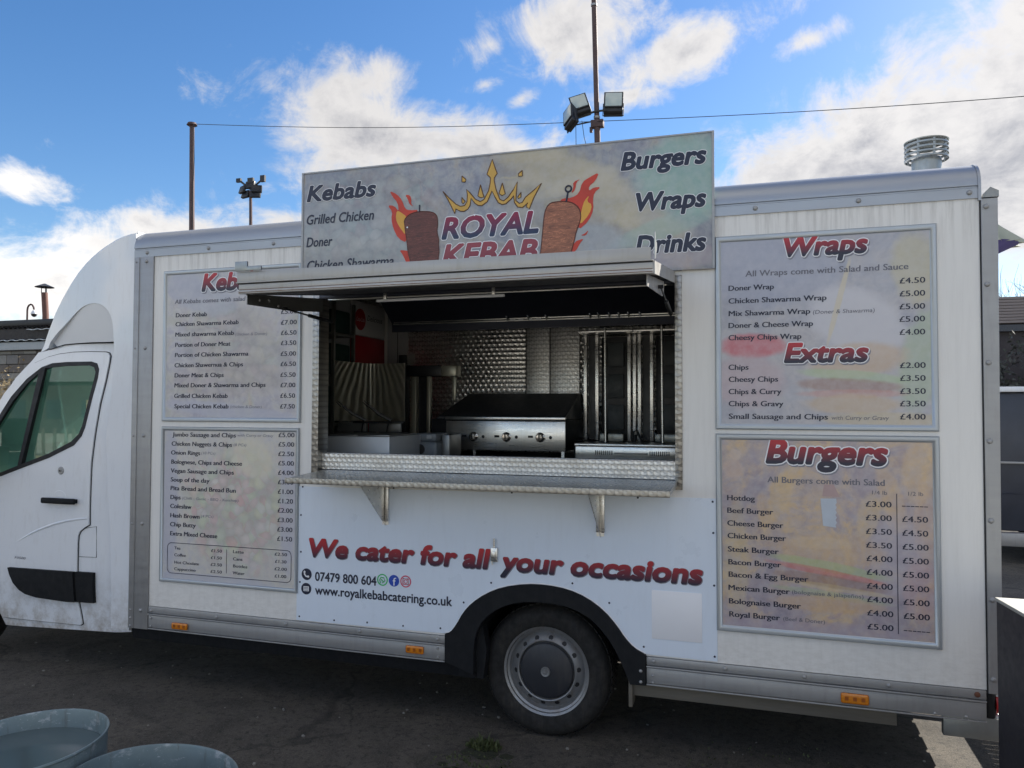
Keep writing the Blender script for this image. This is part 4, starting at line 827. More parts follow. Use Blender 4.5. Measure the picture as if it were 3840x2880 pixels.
# ---------------------------------------------------------------- wheel arch, sills, chassis
inn = smooth_loop([(-1.500, 0.330), (-1.500, 0.500), (-1.470, 0.602), (-1.400, 0.676), (-1.301, 0.730), (-1.182, 0.754), (-1.007, 0.751), (-0.882, 0.712), (-0.804, 0.651), (-0.737, 0.570), (-0.683, 0.468), (-0.645, 0.375)], 1, False)
arch = [(-1.671, 0.385), (-1.671, 0.536)] + ARCH_OUT[1:-1] + [(-0.565, 0.533), (-0.565, 0.378)] + inn[::-1]
b = B(); b.prism(arch, -.018, .030); AR = b.obj('wheel_arch', PLAST, TR, bevel=.003)
b = B(); nI = len(inn)
for i in range(nI-1):
    (xa, za), (xb, zb) = inn[i], inn[i+1]; b._add([(xa, .03, za), (xb, .03, zb), (xb, .62, zb), (xa, .62, za)], [(0, 1, 2, 3)])
b.prism(inn+[(-.645, .3), (-1.5, .3)], .62, .64); b.obj('arch_liner', PLAST, AR)
for z in (.395, .45): inst(RIVET, 'rivet', (-.59, -.018, z), AR, scale=(.7, .7, .7))
b = B(); b.hexa([(-3.86, .03, .30), (-1.50, .03, .30), (-1.50, .20, .27), (-3.86, .20, .27), (-3.86, .012, .379), (-1.673, .012, .379), (-1.673, .2, .379), (-3.86, .2, .379)]); b.obj('lower_sill', PLAST, TR)
b = B(); b.box(-1.60, -1.502, .02, .05, .30, .38, .003); b.prism([(-1.50, .30), (-1.50, .57), (-1.47, .60), (-1.44, .46), (-1.46, .30)], .03, .10); b.obj('mud_flap', PLAST, TR)
WOOD = M('weathered_plywood_edge', (0.14, 0.125, 0.10), .8, var=.3, scale=9, stretch=(.3, 1, 3), bump=.2)
b = B(); b.box(-.645, .60, .05, .09, .30, .378, .002); b.box(-.66, -.64, .03, .12, .245, .40, .002); b.obj('underfloor_rail', WOOD, TR)
b = B()
b.box(-3.9, .95, .55, .66, .30, .46, .004); b.box(-3.9, .95, 1.45, 1.56, .30, .46, .004); b.box(-.5, .3, .75, 1.40, .22, .45, .01); b.box(-3.3, -2.0, .35, 1.3, .24, .48, .02)
b.tube([(-1.11, .10, .35), (-1.11, 2.0, .35)], .055, 10); b.box(-3.8, .94, .66, 1.9, .46, .499); b.obj('chassis', BLACKM, TR)
b = B(); b.box(-3.8, .60, 2.04, 2.07, .12, .46, .004); b.obj('far_side_skirt', BLACKM, TR)
# rear step and lamps
RB = B(); RB.box(.80, 1.055, .08, .12, .270, .372, .004); RB.box(.80, 1.055, .12, 1.95, .345, .372, .004); RB.box(.98, 1.055, .10, 1.95, .270, .345, .004); RB = RB.obj('rear_step', GALV, TR)
b = B()
for k in range(9): b.box(1.056, 1.075, .14+k*.2, .30+k*.2, .28, .30, .002)
b.obj('step_tread', GALV, RB)
b = B()  # slatted platform out of view, added to shade and dapple the ground
for k in range(22):
    b.box(1.33, 1.90, .30+k*.06, .340+k*.06, .296, .310)
for x in (1.33, 1.50, 1.69, 1.88): b.box(x-.012, x+.03, .29, 1.64, .280, .312)
b.box(1.056, 1.34, .5, .54, .285, .31); b.box(1.056, 1.34, 1.4, 1.44, .285, .31); b.obj('unseen_shade_slats', GALV, TR)
TL = B().box(.968, 1.010, .05, .15, .378, .498, .012, 3).obj('tail_lamp', SEAL, TR)
b = B(); b.lathe([(0, .045), (.028, .042), (.045, .022), (.052, 0)], (1.012, .10, .440), (1, 0, 0), 20); b.obj('red_lens', RED, TL)
b = B(); b.box(1.0105, 1.028, .055, .145, .478, .498, .006); b.box(1.0105, 1.030, .055, .145, .378, .392, .006); b.obj('white_lens', WINK, TL)

# ---------------------------------------------------------------- wheels
def make_wheel(x, y, outward):
    """outward -1 faces the camera side"""
    T = B(); o = outward; c = (x, y, .355)
    prof = [(.225, .015), (.245, -.004), (.262, -.012), (.300, -.016), (.325, -.010), (.343, .010), (.352, .035)]
    full = [(r, h) for r, h in prof] + [(.3555, .06), (.3555, .165), (.352, .19)] + [(r, .225-h) for r, h in reversed(prof)]
    T.lathe(full, c, (0, -o, 0), 56, closed=True)
    W_ = T.obj('wheel', RUB, TR, ang=.7)
    b = B()
    for k in range(56):
        a0 = k/56*2*math.pi
        for (h0, h1, sh) in ((.030, .066, 0), (.074, .108, .4), (.116, .150, .8), (.158, .195, .2)):
            a = a0 + sh*2*math.pi/56
            pts = []
            for aa in (a, a+.085):
                for h in (h0, h1): pts.append((aa, h))
            V = [(c[0]+math.cos(aa)*r_, c[1]+(-o)*h, c[2]+math.sin(aa)*r_) for r_ in (.3545, .3595) for (aa, h) in ((a, h0), (a+.085, h0), (a+.085, h1), (a, h1))]
            b._add(V, [(4, 5, 6, 7), (0, 1, 5, 4), (1, 2, 6, 5), (2, 3, 7, 6), (3, 0, 4, 7)])
    tr = b.obj('tread', RUB, W_); tr['kind'] = 'stuff'
    b = B(); b.lathe([(.228, .004), (.240, -.002), (.2385, .006), (.226, .014), (.214, .020), (.212, .036), (.205, .046), (.196, .040), (.190, .030), (.172, .018), (.163, .010), (.158, .012), (.150, .030), (.06, .045), (.0, .045)], c, (0, -o, 0), 56)
    b.lathe([(.228, .004), (.236, .2), (.20, .2)], c, (0, -o, 0), 40)
    rim = b.obj('rim', RIMM, W_, ang=.6)
    b = B()
    for k in range(14):
        a = k/14*2*math.pi + .1; b = B(); b.lathe([(.0135, -.001), (.0, -.001)], (x+.1795*math.cos(a), y+(-o)*.0215, .355+.1795*math.sin(a)), (math.cos(a)*.55, o*-1*-.83 if False else o*.83, math.sin(a)*.55), 12); b.obj('rim_hole', SEAL, W_)
    b = B(); b.lathe([(0, -.012), (.040, -.011), (.120, -.004), (.145, .004), (.150, .012)], c, (0, -o, 0), 40); cap = b.obj('hub_cap', CAPM, W_)
    b = B(); b.lathe([(0, -.002), (.018, -.002), (.019, -.005), (.024, -.006), (.027, -.001), (.027, .004)], (x, y+o*.012, .355), (0, -o, 0), 28); b.obj('hub_badge', RIMM, W_)
    b = B(); yb_ = y+o*.0165
    b.tube([(x-.012, yb_, .345), (x-.004, yb_, .352), (x+.004, yb_, .349), (x+.010, yb_, .357), (x+.006, yb_, .366), (x-.006, yb_, .367)], .0022, 5); b.obj('badge_mark', RIMM, W_)
    return W_
make_wheel(-1.122, .10, -1); make_wheel(-1.122, 2.0, 1); make_wheel(-5.60, .12, -1); make_wheel(-5.60, 1.98, 1)

# ---------------------------------------------------------------- cab
def ycab(x, z):
    y = .055
    if z > 1.25: y += .045*((z-1.25)/1.0)**1.6
    if z < .6: y += .02*((.6-z)/.3)
    if x < -4.9: y += .10*min(1.5, (-4.9-x))**1.6
    return y
def sheet(name, poly, off, mat, par, thick=.012, nx=.12, nz=.10, holes=(), yf=ycab, ang=.5):
    b = B(); loops = [list(poly)] + [list(h) for h in holes]
    flat_ = [p for lp in loops for p in lp]
    tris = tessellate_polygon([[Vector((p[0], p[1], 0)) for p in lp] for lp in loops])
    vs = [b.bm.verts.new((p[0], 0, p[1])) for p in flat_]
    for t_ in tris:
        try: b.bm.faces.new([vs[i] for i in t_])
        except ValueError: pass
    bmesh.ops.recalc_face_normals(b.bm, faces=b.bm.faces)
    xs = [p[0] for p in poly]; zs = [p[1] for p in poly]
    x = min(xs)+nx
    while x < max(xs)-.01:
        bmesh.ops.bisect_plane(b.bm, geom=b.bm.verts[:]+b.bm.edges[:]+b.bm.faces[:], plane_co=(x, 0, 0), plane_no=(1, 0, 0)); x += nx
    z = min(zs)+nz
    while z < max(zs)-.01:
        bmesh.ops.bisect_plane(b.bm, geom=b.bm.verts[:]+b.bm.edges[:]+b.bm.faces[:], plane_co=(0, 0, z), plane_no=(0, 0, 1)); z += nz
    for v in b.bm.verts: v.co.y = yf(v.co.x, v.co.z) + off
    be = [e for e in b.bm.edges if len(e.link_faces) == 1]
    rt = bmesh.ops.extrude_edge_only(b.bm, edges=be)
    for g_ in rt['geom']:
        if isinstance(g_, bmesh.types.BMVert): g_.co.y += thick
    bmesh.ops.recalc_face_normals(b.bm, faces=b.bm.faces)
    f0 = max(b.bm.faces, key=lambda f: f.calc_area())
    if f0.normal.y > 0: bmesh.ops.reverse_faces(b.bm, faces=b.bm.faces)
    return b.obj(name, mat, par, ang=ang, fix=False)

door_poly = [(-5.30, 1.60), (-5.082, 1.883), (-4.951, 2.003), (-4.821, 2.089), (-4.70, 2.130), (-4.60, 2.149), (-4.478, 2.159), (-4.335, 2.160), (-4.195, 2.155), (-4.170, 2.148), (-4.158, 2.130), (-4.161, 2.086), (-4.182, 1.964), (-4.219, 1.803), (-4.247, 1.61), (-4.267, 1.416), (-4.272, 1.122), (-4.270, 1.000), (-4.300, .985), (-4.345, .955), (-4.362, .925), (-4.367, .869), (-4.366, .684), (-4.357, .48), (-4.335, .37), (-4.330, .335), (-4.345, .326), (-4.7, .322), (-5.05, .320), (-5.12, .55), (-5.30, .85), (-5.36, 1.2)]
glass_hole = [(-5.20, 1.56), (-4.991, 1.826), (-4.862, 1.955), (-4.755, 2.030), (-4.66, 2.060), (-4.527, 2.069), (-4.325, 2.069), (-4.280, 2.057), (-4.264, 2.022), (-4.270, 1.983), (-4.303, 1.854), (-4.350, 1.66), (-4.379, 1.601), (-4.440, 1.550), (-4.629, 1.467), (-5.065, 1.325), (-5.22, 1.31)]
seal_out = [(-5.24, 1.57), (-5.01, 1.856), (-4.872, 1.982), (-4.745, 2.061), (-4.65, 2.088), (-4.527, 2.094), (-4.309, 2.094), (-4.259, 2.081), (-4.239, 2.042), (-4.244, 1.983), (-4.278, 1.854), (-4.328, 1.647), (-4.354, 1.589), (-4.415, 1.527), (-4.629, 1.438), (-5.064, 1.300), (-5.25, 1.28)]
# body skin behind the door, with the window let through
body = [(-6.20, .34), (-6.28, .70), (-6.22, 1.05), (-6.02, 1.22), (-5.55, 1.42), (-5.40, 1.50), (-5.0, 1.985), (-4.851, 2.112), (-4.800, 2.166), (-4.736, 2.174), (-4.65, 2.192), (-4.564, 2.210), (-4.451, 2.216), (-4.284, 2.217), (-4.05, 2.214), (-4.00, 2.10), (-4.03, 1.62), (-3.95, .85), (-3.93, .315), (-4.066, .300), (-5.03, .262), (-5.16, .45), (-5.30, .70), (-5.60, .80), (-5.85, .70), (-5.98, .45), (-6.00, .30)]
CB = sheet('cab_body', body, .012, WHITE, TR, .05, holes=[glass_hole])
b = B(); prof = [(-6.20, .34), (-6.28, .70), (-6.22, 1.05), (-6.02, 1.22), (-5.55, 1.42), (-5.40, 1.50), (-5.0, 1.985), (-4.851, 2.112), (-4.78, 2.170)]
b2 = [(p[0], p[1]) for p in prof]
for i in range(len(prof)-1):
    (xa, za), (xb, zb) = prof[i], prof[i+1]
    ya0, ya1 = ycab(xa, za)+.02, ycab(xb, zb)+.02
    b._add([(xa, ya0, za), (xb, ya1, zb), (xb, 2.1-ya1, zb), (xa, 2.1-ya0, za)], [(0, 1, 2, 3)])
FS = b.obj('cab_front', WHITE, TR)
b = B(); (xa, za), (xb, zb) = (-5.41, 1.53), (-5.02, 1.985)
b._add([(xa-.01, .25, za+.01), (xb-.01, .28, zb+.01), (xb-.01, 1.82, zb+.01), (xa-.01, 1.85, za+.01)], [(0, 1, 2, 3)]); b.obj('windscreen', GLASS, FS)
mir = lambda x, z: 2.1-ycab(x, z)
b = B(); b.box(-6.1, -3.95, 1.99, 2.02, .35, 1.30); b.box(-4.25, -3.95, 1.90, 1.93, 1.30, 2.20); b.obj('far_cab_side', WHITE, TR)
b = B(); b.box(-5.3, -3.95, .10, 2.0, .33, .42); b.box(-3.96, -3.93, .12, 2.0, .35, 2.2); b.obj('cab_floor', CABIN, TR)
b = B()
for yy in (.30, .85, 1.35):
    b.box(-4.62, -4.15, yy, yy+.45, .80, .98, .04, 3); b.hexa([(-4.30, yy, .95), (-4.14, yy, .95), (-4.14, yy+.45, .95), (-4.30, yy+.45, .95), (-4.16, yy+.03, 1.62), (-4.05, yy+.03, 1.62), (-4.05, yy+.42, 1.62), (-4.16, yy+.42, 1.62)]); b.box(-4.14, -4.04, yy+.10, yy+.35, 1.64, 1.84, .03, 3)
b.obj('cab_seat', CABIN, TR)
b = B(); b.box(-5.40, -4.98, .2, 1.9, 1.02, 1.30, .05, 3); b.obj('dashboard', CABIN, TR)
b = B(); n_ = 24; b.tube([(-4.86+.07*math.cos(k/n_*6.2832), .50+.19*math.sin(k/n_*6.2832), 1.28+.17*math.cos(k/n_*6.2832)) for k in range(n_+1)], .014, 6); b.tube([(-4.86, .50, 1.28), (-5.1, .5, 1.15)], .03, 8); b.obj('steering_wheel', CABIN, TR)

DG = B()  # dark seal visible round the shut line
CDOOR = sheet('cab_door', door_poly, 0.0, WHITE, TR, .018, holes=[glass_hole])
def off_poly(poly, d):
    n = len(poly); area = sum(poly[i][0]*poly[(i+1) % n][1]-poly[(i+1) % n][0]*poly[i][1] for i in range(n)); s_ = 1 if area > 0 else -1
    out = []
    for i in range(n):
        a = Vector(poly[i-1]); c = Vector(poly[i]); e = Vector(poly[(i+1) % n])
        t1 = (c-a).normalized(); t2 = (e-c).normalized(); nn = (Vector((t1.y, -t1.x))+Vector((t2.y, -t2.x)))
        nn = nn.normalized()/max(.5, math.cos(t1.angle(t2, 0)/2)) if nn.length > 1e-6 else Vector((0, 0))
        out.append((c.x+s_*nn.x*d, c.y+s_*nn.y*d))
    return out
sheet('door_seal', off_poly(door_poly, .0055), .009, SEAL, CDOOR, .01, holes=[off_poly(door_poly, -.012)])
sheet('window_seal', seal_out, -.003, SEAL, CDOOR, .02, holes=[off_poly(glass_hole, -.002)])
sheet('window_glass', off_poly(glass_hole, .002), .006, GLASS, CDOOR, .004, yf=lambda x, z: .086)
b = B(); b.hexa([(-4.905, .050, 1.38), (-4.872, .050, 1.39), (-4.872, .08, 1.39), (-4.905, .08, 1.38), (-4.742, .065, 2.045), (-4.690, .065, 2.055), (-4.690, .084, 2.055), (-4.742, .084, 2.045)]); b.obj('quarter_light_bar', SEAL, CDOOR)
yl = ycab(-4.52, 1.35)
b = B(); b.lathe([(0, -.010), (.010, -.010), (.011, -.006), (.022, -.006), (.026, -.002), (.027, .002)], (-4.520, yl, 1.354), (0, 1, 0), 24); LK = b.obj('door_lock', ALU, CDOOR)
b = B(); b.lathe([(0, -.0115), (.006, -.0115), (.0065, -.008)], (-4.520, yl, 1.354), (0, 1, 0), 12); b.obj('key_hole', SEAL, LK) if False else b.obj('key_hole', SEAL, CDOOR)
yh = ycab(-4.5, 1.15)
b = B(); b.lathe([(0, -.0015), (.060, -.0015), (.064, .001)], (-4.527, yh, 1.158), (0, 1, 0), 32); b.obj('handle_recess', WHITE, CDOOR)
b = B(); b.box(-4.652, -4.362, yh-.042, yh-.018, 1.133, 1.172, .010, 3); b.box(-4.64, -4.61, yh-.02, yh+.004, 1.14, 1.166); b.box(-4.40, -4.37, yh-.02, yh+.004, 1.14, 1.166); b.obj('door_handle', PLAST, CDOOR)
trim_a = [(-4.959, .676), (-4.378, .684), (-4.366, .483), (-4.44, .480), (-4.702, .489), (-4.80, .505), (-4.855, .530), (-4.906, .574), (-4.94, .63)]
trim_b = [(-4.370, .684), (-4.218, .686), (-4.214, .487), (-4.358, .483)]
sheet('rubbing_strip', trim_a, -.022, PLAST, CDOOR, .022); sheet('rubbing_strip', trim_b, -.012, PLAST, TR, .025)
lettering('model_mark', [("F3500", -4.915, .10, .745, .016)], .052, INKG, CDOOR, shear=.2)
b = B(); pts = [(-4.963, .814), (-4.87, .870), (-4.769, .920), (-4.66, .962), (-4.565, .993), (-4.46, 1.018), (-4.365, 1.034), (-4.285, 1.042)]
b.tube([(x, ycab(x, z)+.004, z) for x, z in pts], [.002, .006, .009, .010, .010, .010, .009, .008], 8); b.obj('door_crease', WHITE, CDOOR)
MI = B(); MI.box(-5.33, -5.15, -.235, -.06, 1.46, 1.70, .04, 3); MI.box(-5.33, -5.15, -.225, -.06, 1.29, 1.45, .035, 3); MI.box(-5.28, -5.22, -.07, .10, 1.36, 1.50, .02); MI.obj('door_mirror', PLAST, CDOOR)
# fuel flap outline
fl = [(-4.362, .925), (-4.345, .955), (-4.320, .972), (-4.216, .990), (-4.211, .786), (-4.362, .782)]
b = B(); b.tube([(x, ycab(x, z)+.0115, z) for x, z in fl+[fl[0]]], .0022, 5); b.obj('fuel_flap_line', SEAL, TR)
# overcab wind deflector / luton fairing
fo = [(-4.80, 2.170), (-4.772, 2.213), (-4.75, 2.261), (-4.717, 2.318), (-4.683, 2.370), (-4.639, 2.440), (-4.573, 2.521), (-4.484, 2.614), (-4.407, 2.685), (-4.331, 2.742), (-4.276, 2.777), (-4.20, 2.818), (-4.146, 2.843), (-4.044, 2.884), (-3.98, 2.902), (-3.916, 2.914), (-3.870, 2.918)]
low = [(-3.870, .352), (-4.022, .352), (-4.034, .851), (-4.075, 1.25), (-4.100, 1.60), (-4.060, 1.85), (-4.040, 2.148), (-4.046, 2.222), (-4.121, 2.222), (-4.284, 2.225), (-4.451, 2.224), (-4.564, 2.217), (-4.65, 2.198), (-4.736, 2.180)]
sc_in = smooth_loop([(-4.70, 2.232), (-4.624, 2.293), (-4.511, 2.36), (-4.429, 2.419), (-4.346, 2.464), (-4.263, 2.481), (-4.203, 2.478), (-4.137, 2.456), (-4.082, 2.403), (-4.054, 2.333), (-4.048, 2.256)], 1, False)
def yfair(x, z):
    t_ = max(0.0, min(1.0, (-3.872-x)/.9))
    return .004 + .12*t_**1.7
def yscoop(x, z):
    t_ = max(0.0, min(1.0, (z-2.22)/.26))
    return yfair(x, z)+.004+.030*(1-t_)
outer_f = fo + low
scoop_poly = sc_in + [(-4.046, 2.226), (-4.121, 2.2235), (-4.284, 2.2265), (-4.451, 2.2255), (-4.564, 2.2185), (-4.65, 2.200)]
# the fairing skin is built as one surface; its scoop is pressed in behind the rim
out2 = fo + [(-3.870, .352), (-4.022, .352), (-4.034, .851), (-4.075, 1.25), (-4.100, 1.60), (-4.060, 1.85), (-4.040, 2.148), (-4.044, 2.226)] + sc_in[::-1] + [(-4.72, 2.195), (-4.76, 2.178)]
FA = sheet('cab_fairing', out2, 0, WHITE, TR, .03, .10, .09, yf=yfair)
sheet('fairing_scoop', off_poly(scoop_poly, .003), 0, M('scoop_gel_coat', (.70, .71, .72), .36, var=.03, coat=.2), TR, .01, .08, .05, yf=yscoop)
b = B(); secs = 10; rows_ = []
for (x, z) in fo:
    row = []
    y_e = yfair(x, z)
    rc = .16
    for k in range(7):
        a = k/6*math.pi/2; row.append((x, y_e+rc*(1-math.cos(a)), z+.045*math.sin(a)*(.45+.55*min(1, (-3.87-x)/.5))-.0005))
    row += [(x - .05*min(1, (-3.87-x)/.5), 1.05, z+.020+.035*min(1, (-3.87-x)/.5))] + [(q[0], 2.1-q[1], q[2]) for q in reversed(row)]
    rows_.append(row)
vs = [[b.bm.verts.new(p) for p in r_] for r_ in rows_]
for i in range(len(vs)-1):
    for j in range(len(vs[0])-1): b.bm.faces.new([vs[i][j], vs[i][j+1], vs[i+1][j+1], vs[i+1][j]])
b.obj('fairing_crown', WHITE, FA, ang=.9)
b = B(); b.box(-3.874, -3.869, .02, 2.08, .36, 2.935); b.box(-4.80, -3.88, .25, 1.85, 2.150, 2.165); b.obj('fairing_back', WHITE, FA)
b = B(); b.tube([(x, ycab(x, z)+.006 if z < 2.15 else max(ycab(x, z)+.004, yfair(x, z)-.001), z) for x, z in [(-4.80, 2.166), (-4.736, 2.176), (-4.65, 2.194), (-4.564, 2.213), (-4.451, 2.220), (-4.284, 2.221), (-4.048, 2.220)]], .004, 6); b.obj('fairing_seam', SEAL, FA)

# ---------------------------------------------------------------- roof ventilator
V = B(); V.lathe([(.0, .0), (.078, .0), (.078, .30), (.070, .30), (.070, .01), (.0, .01)], (.930, .95, 2.935) if False else (.925, .95, 2.935), (0, 0, 1), 28)
V.lathe([(.10, 0), (.10, .006), (.078, .03), (.076, .03)], (.925, .95, 2.936), (0, 0, 1), 28)
V = V.obj('roof_vent', GALV, TR)
b = B()
for k in range(4):
    z = 3.225+k*.027
    b.lathe([(.110, 0), (.116, .003), (.116, .012), (.110, .015), (.108, .0075)], (.925, .95, z), (0, 0, 1), 32, closed=True)
b.lathe([(.116, .0), (.118, .006), (.10, .012), (.0, .016)], (.925, .95, 3.330), (0, 0, 1), 32)
for k in range(8):
    a = k*math.pi/4+.2; b.box(.925+.105*math.cos(a)-.006, .925+.105*math.cos(a)+.006, .95+.105*math.sin(a)-.006, .95+.105*math.sin(a)+.006, 3.225, 3.33)
b.obj('vent_louvre', GALV, V)

# ================================================================== inside the truck: fixed linings
LINING = M('grey_wall_lining', (0.36, 0.37, 0.38), .45, var=.06)
b = B(); b.box(-3.09, -2.892, 2.050, 2.0645, .9, 2.60); b.obj('wall_lining', LINING, TR)
b = B(); b.box(-2.995, -2.990, 2.046, 2.0495, .9, 2.60); b.obj('lining_joint', SEAL, TR)
for xa, xb in ((-2.890, -1.829), (-1.827, -1.626), (-1.624, -1.378), (-1.376, -.30)):
    B().box(xa, xb, 2.048, 2.0645, 1.0, 2.55, .002).obj('splashback_panel', SW_PALE if -1.9 < xa < -1.5 else SW_BIG, TR)
b = B()
for x in (-1.828, -1.625, -1.377): b.box(x-.004, x+.004, 2.043, 2.0475, 1.0, 2.5)
b.obj('splashback_joint', SEAL, TR)
# canopy over the range
b = B(); b.prism([(1.20, 2.350), (1.20, 2.415), (.95, 2.60), (.62, 2.80), (2.046, 2.80), (2.046, 2.440), (1.24, 2.352)], -2.62, .60, plane='yz')
HD = b.obj('extractor_canopy', HOOD, TR, ang=.4)
b = B(); b.box(-2.60, .58, 1.188, 1.198, 2.418, 2.432, .001); b.box(-2.60, .58, 1.180, 1.186, 2.402, 2.412, .001); b.obj('canopy_rail', STEEL, HD)
b = B()
for x in (-2.3, -1.95, -1.6, -1.25, -.9, -.55): b.hexa([(x-.004, 1.188, 2.43), (x+.004, 1.188, 2.43), (x+.004, 1.20, 2.43), (x-.004, 1.20, 2.43), (x-.004, .93, 2.612), (x+.004, .93, 2.612), (x+.004, .94, 2.62), (x-.004, .94, 2.62)])
b.obj('canopy_seam', BLACKM, HD)
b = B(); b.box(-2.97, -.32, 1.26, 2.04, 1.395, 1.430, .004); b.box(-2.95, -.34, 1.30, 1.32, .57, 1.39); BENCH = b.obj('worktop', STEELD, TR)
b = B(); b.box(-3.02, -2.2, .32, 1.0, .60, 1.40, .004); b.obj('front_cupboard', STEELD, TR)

# order tickets, hooks and tools along the canopy rail
rg = random.Random(5)
def tool(x, z0, h, lean, label, knob=False, mat_=STEEL):
    b = B(); b.tube([(x, 1.178, z0), (x-lean, 1.165, z0+h*.6), (x-lean*1.3, 1.16, z0+h)], .0045, 6)
    if knob: b.box(x-lean*1.3-.012, x-lean*1.3+.010, 1.148, 1.166, z0+h-.02, z0+h+.012, .003)
    b.tube([(x, 1.178, z0), (x+.004, 1.172, z0-.02)], .006, 6)
    o = b.obj('kitchen_tool', mat_); tag(o, label, 'utensil', 'tools hooked on the canopy rail'); return o
T_ = [(-1.705, .05, 'thin dark steel tool over the left edge of the grill'), (-1.55, .045, 'short steel hook over the middle of the grill'), (-1.42, .05, 'slim steel hook above the right end of the grill lid'), (-1.108, .065, 'tall steel hook above the first kebab burner'), (-1.05, .045, 'small dim steel hook right of the first skewer'), (-.975, .05, 'reddish steel hook between the two kebab burners'), (-.91, .065, 'slim steel hook left of the swirl strip'), (-.845, .06, 'paired thin steel hook above the swirl strip')]
for i, (x, h, lb) in enumerate(T_): tool(x, 2.425, h, .010, lb)
tool(-.768, 2.425, .075, .014, 'bright steel tool with a square knob on the canopy rail', True, WHITE)
b = B()
for x in (-1.66, -1.60, -1.535, -1.47, -1.13, -1.05, -.97, -.90): b.box(x-.022, x+.014, 1.176, 1.179, 2.404, 2.418)
b.obj('ticket_clips', WHITE, HD)

# ---- flat griddle with three knobs
GR = thing('gas_griddle', 'stainless gas griddle with black lid and three round knobs under the canopy', 'griddle', (-1.80, 1.62, 1.43))
b = B(); b.box(-2.36, -1.322, 1.352, 1.93, 1.478, 1.700, .003); b.obj('body', BLACKM, GR)
b = B(); b.box(-2.236, -1.322, 1.338, 1.3515, 1.480, 1.690, .002); FP = b.obj('front_panel', STEEL, GR)
b = B(); b.box(-2.24, -1.318, 1.325, 1.351, 1.700, 1.722, .004); b.obj('front_rail', STEEL, GR)
b = B(); b.hexa([(-2.33, 1.352, 1.702), (-1.325, 1.352, 1.702), (-1.325, 1.93, 1.702), (-2.33, 1.93, 1.702), (-2.30, 1.352, 1.728), (-1.325, 1.352, 1.728), (-1.345, 1.93, 1.905), (-2.28, 1.93, 1.905)]); b.obj('lid', M('black_griddle_lid', (.045, .048, .055), .38, .3, var=.15), GR, bevel=.006)
for x in (-2.018, -1.762, -1.506):
    b = B(); b.lathe([(0, -.034), (.022, -.033), (.026, -.028), (.028, -.006), (.034, -.004), (.036, 0)], (x, 1.338, 1.576), (0, 1, 0), 24); k_ = b.obj('knob', M('polished_knob', (.5, .48, .47), .12, .95), GR)
    b = B(); b.box(x-.004, x+.004, 1.298, 1.305, 1.556, 1.598, .001); b.obj('knob_ridge', BLACKM, k_)
    b = B(); b.lathe([(.012, -.001), (0, -.001)], (x+.076, 1.338, 1.576), (0, 1, 0), 16); b.box(x-.092, x-.054, 1.3365, 1.3378, 1.572, 1.588); b.obj('burner_port', SEAL, FP)
for x in (-2.30, -2.02, -1.345):
    for y in (1.37, 1.90): B().box(x-.01, x+.01, y-.01, y+.01, 1.431, 1.479).obj('leg', STEEL, GR)
b = B(); b.box(-2.30, -2.235, 1.36-.012, 1.37-.012, 1.485, 1.60, .002); b.tube([(-2.296, 1.345, 1.49), (-2.275, 1.342, 1.53), (-2.245, 1.345, 1.585)], .004, 5); b.obj('gas_tap_plate', STEELD, GR)

# ---- two kebab burners with vertical heating plates
def doner(x, label):
    D_ = thing('kebab_burner', label, 'kebab grill', (x, 1.7, 1.43), 'upright kebab burners')
    b = B()
    for dx in (-.215, -.125, .120, .160):
        b.box(x+dx-.013, x+dx+.013, 1.74, 1.78, 1.545, 2.345, .003)
    b.obj('side_channel', STEEL, D_)
    b = B(); b.box(x-.10, x+.105, 1.80, 1.86, 1.545, 2.33, .003); b.box(x-.20, x-.14, 1.79, 1.84, 1.55, 2.34); b.obj('burner_housing', BLACKM, D_)
    for (za, zb) in ((1.626, 1.813), (1.864, 2.044), (2.102, 2.284)):
        f = B().box(x-.045, x+.075, 1.775, 1.7985, za, zb, .003).obj('heating_plate', M('dark_ceramic_plate', (.035, .045, .05), .5, var=.2), D_)
    b = B(); b.box(x-.24, x+.17, 1.60, 1.80, 2.346, 2.366, .004); b.obj('top_bar', STEEL, D_)
    b = B(); b.tube([(x-.030, 1.60, 1.50), (x-.035, 1.60, 2.40)], .0085, 10); b.obj('skewer', STEEL, D_)
    b = B(); b.lathe([(0, .06), (.018, .05), (.020, 0), (.035, -.01), (.04, -.02), (0, -.02)], (x-.037, 1.60, 2.40), (0, 0, 1), 14); b.obj('skewer_bearing', BLACKM, D_)
    for (xa, xb) in ((x-.095, x-.050), (x-.032, x+.085)):
        B().box(xa, xb, 1.69, 1.72, 1.540, 1.600, .008).obj('drip_shield', M('pale_drip_shield', (.42, .42, .38), .35, .4, var=.2, scale=30), D_)
    b = B(); b.box(x-.235, x+.185, 1.45, 1.84, 1.431, 1.540, .004); b.obj('base', BLACKM, D_)
    return D_
doner(-1.052, 'upright kebab burner beside the griddle, with an empty skewer')
doner(-.640, 'upright kebab burner at the end of the worktop next to the opening frame')
DB = thing('drip_tray_drawer', 'wide grey steel drawer with vent slots below the kebab burners', 'tray', (-.9, 1.35, 1.43))
b = B(); b.box(-1.24, -.36, 1.305, 1.43, 1.438, 1.520, .003); DBm = b.obj('drawer_front', STEEL, DB)
b = B(); b.box(-1.245, -.355, 1.295, 1.445, 1.521, 1.540, .004); b.obj('top_edge', STEEL, DB)
b = B()
for k in range(9): b.box(-1.098+k*.0142, -1.092+k*.0142, 1.302, 1.3045, 1.464, 1.494)
for k in range(10): b.box(-.722+k*.0142, -.716+k*.0142, 1.302, 1.3045, 1.464, 1.494)
b.obj('vent_slot', SEAL, DB)
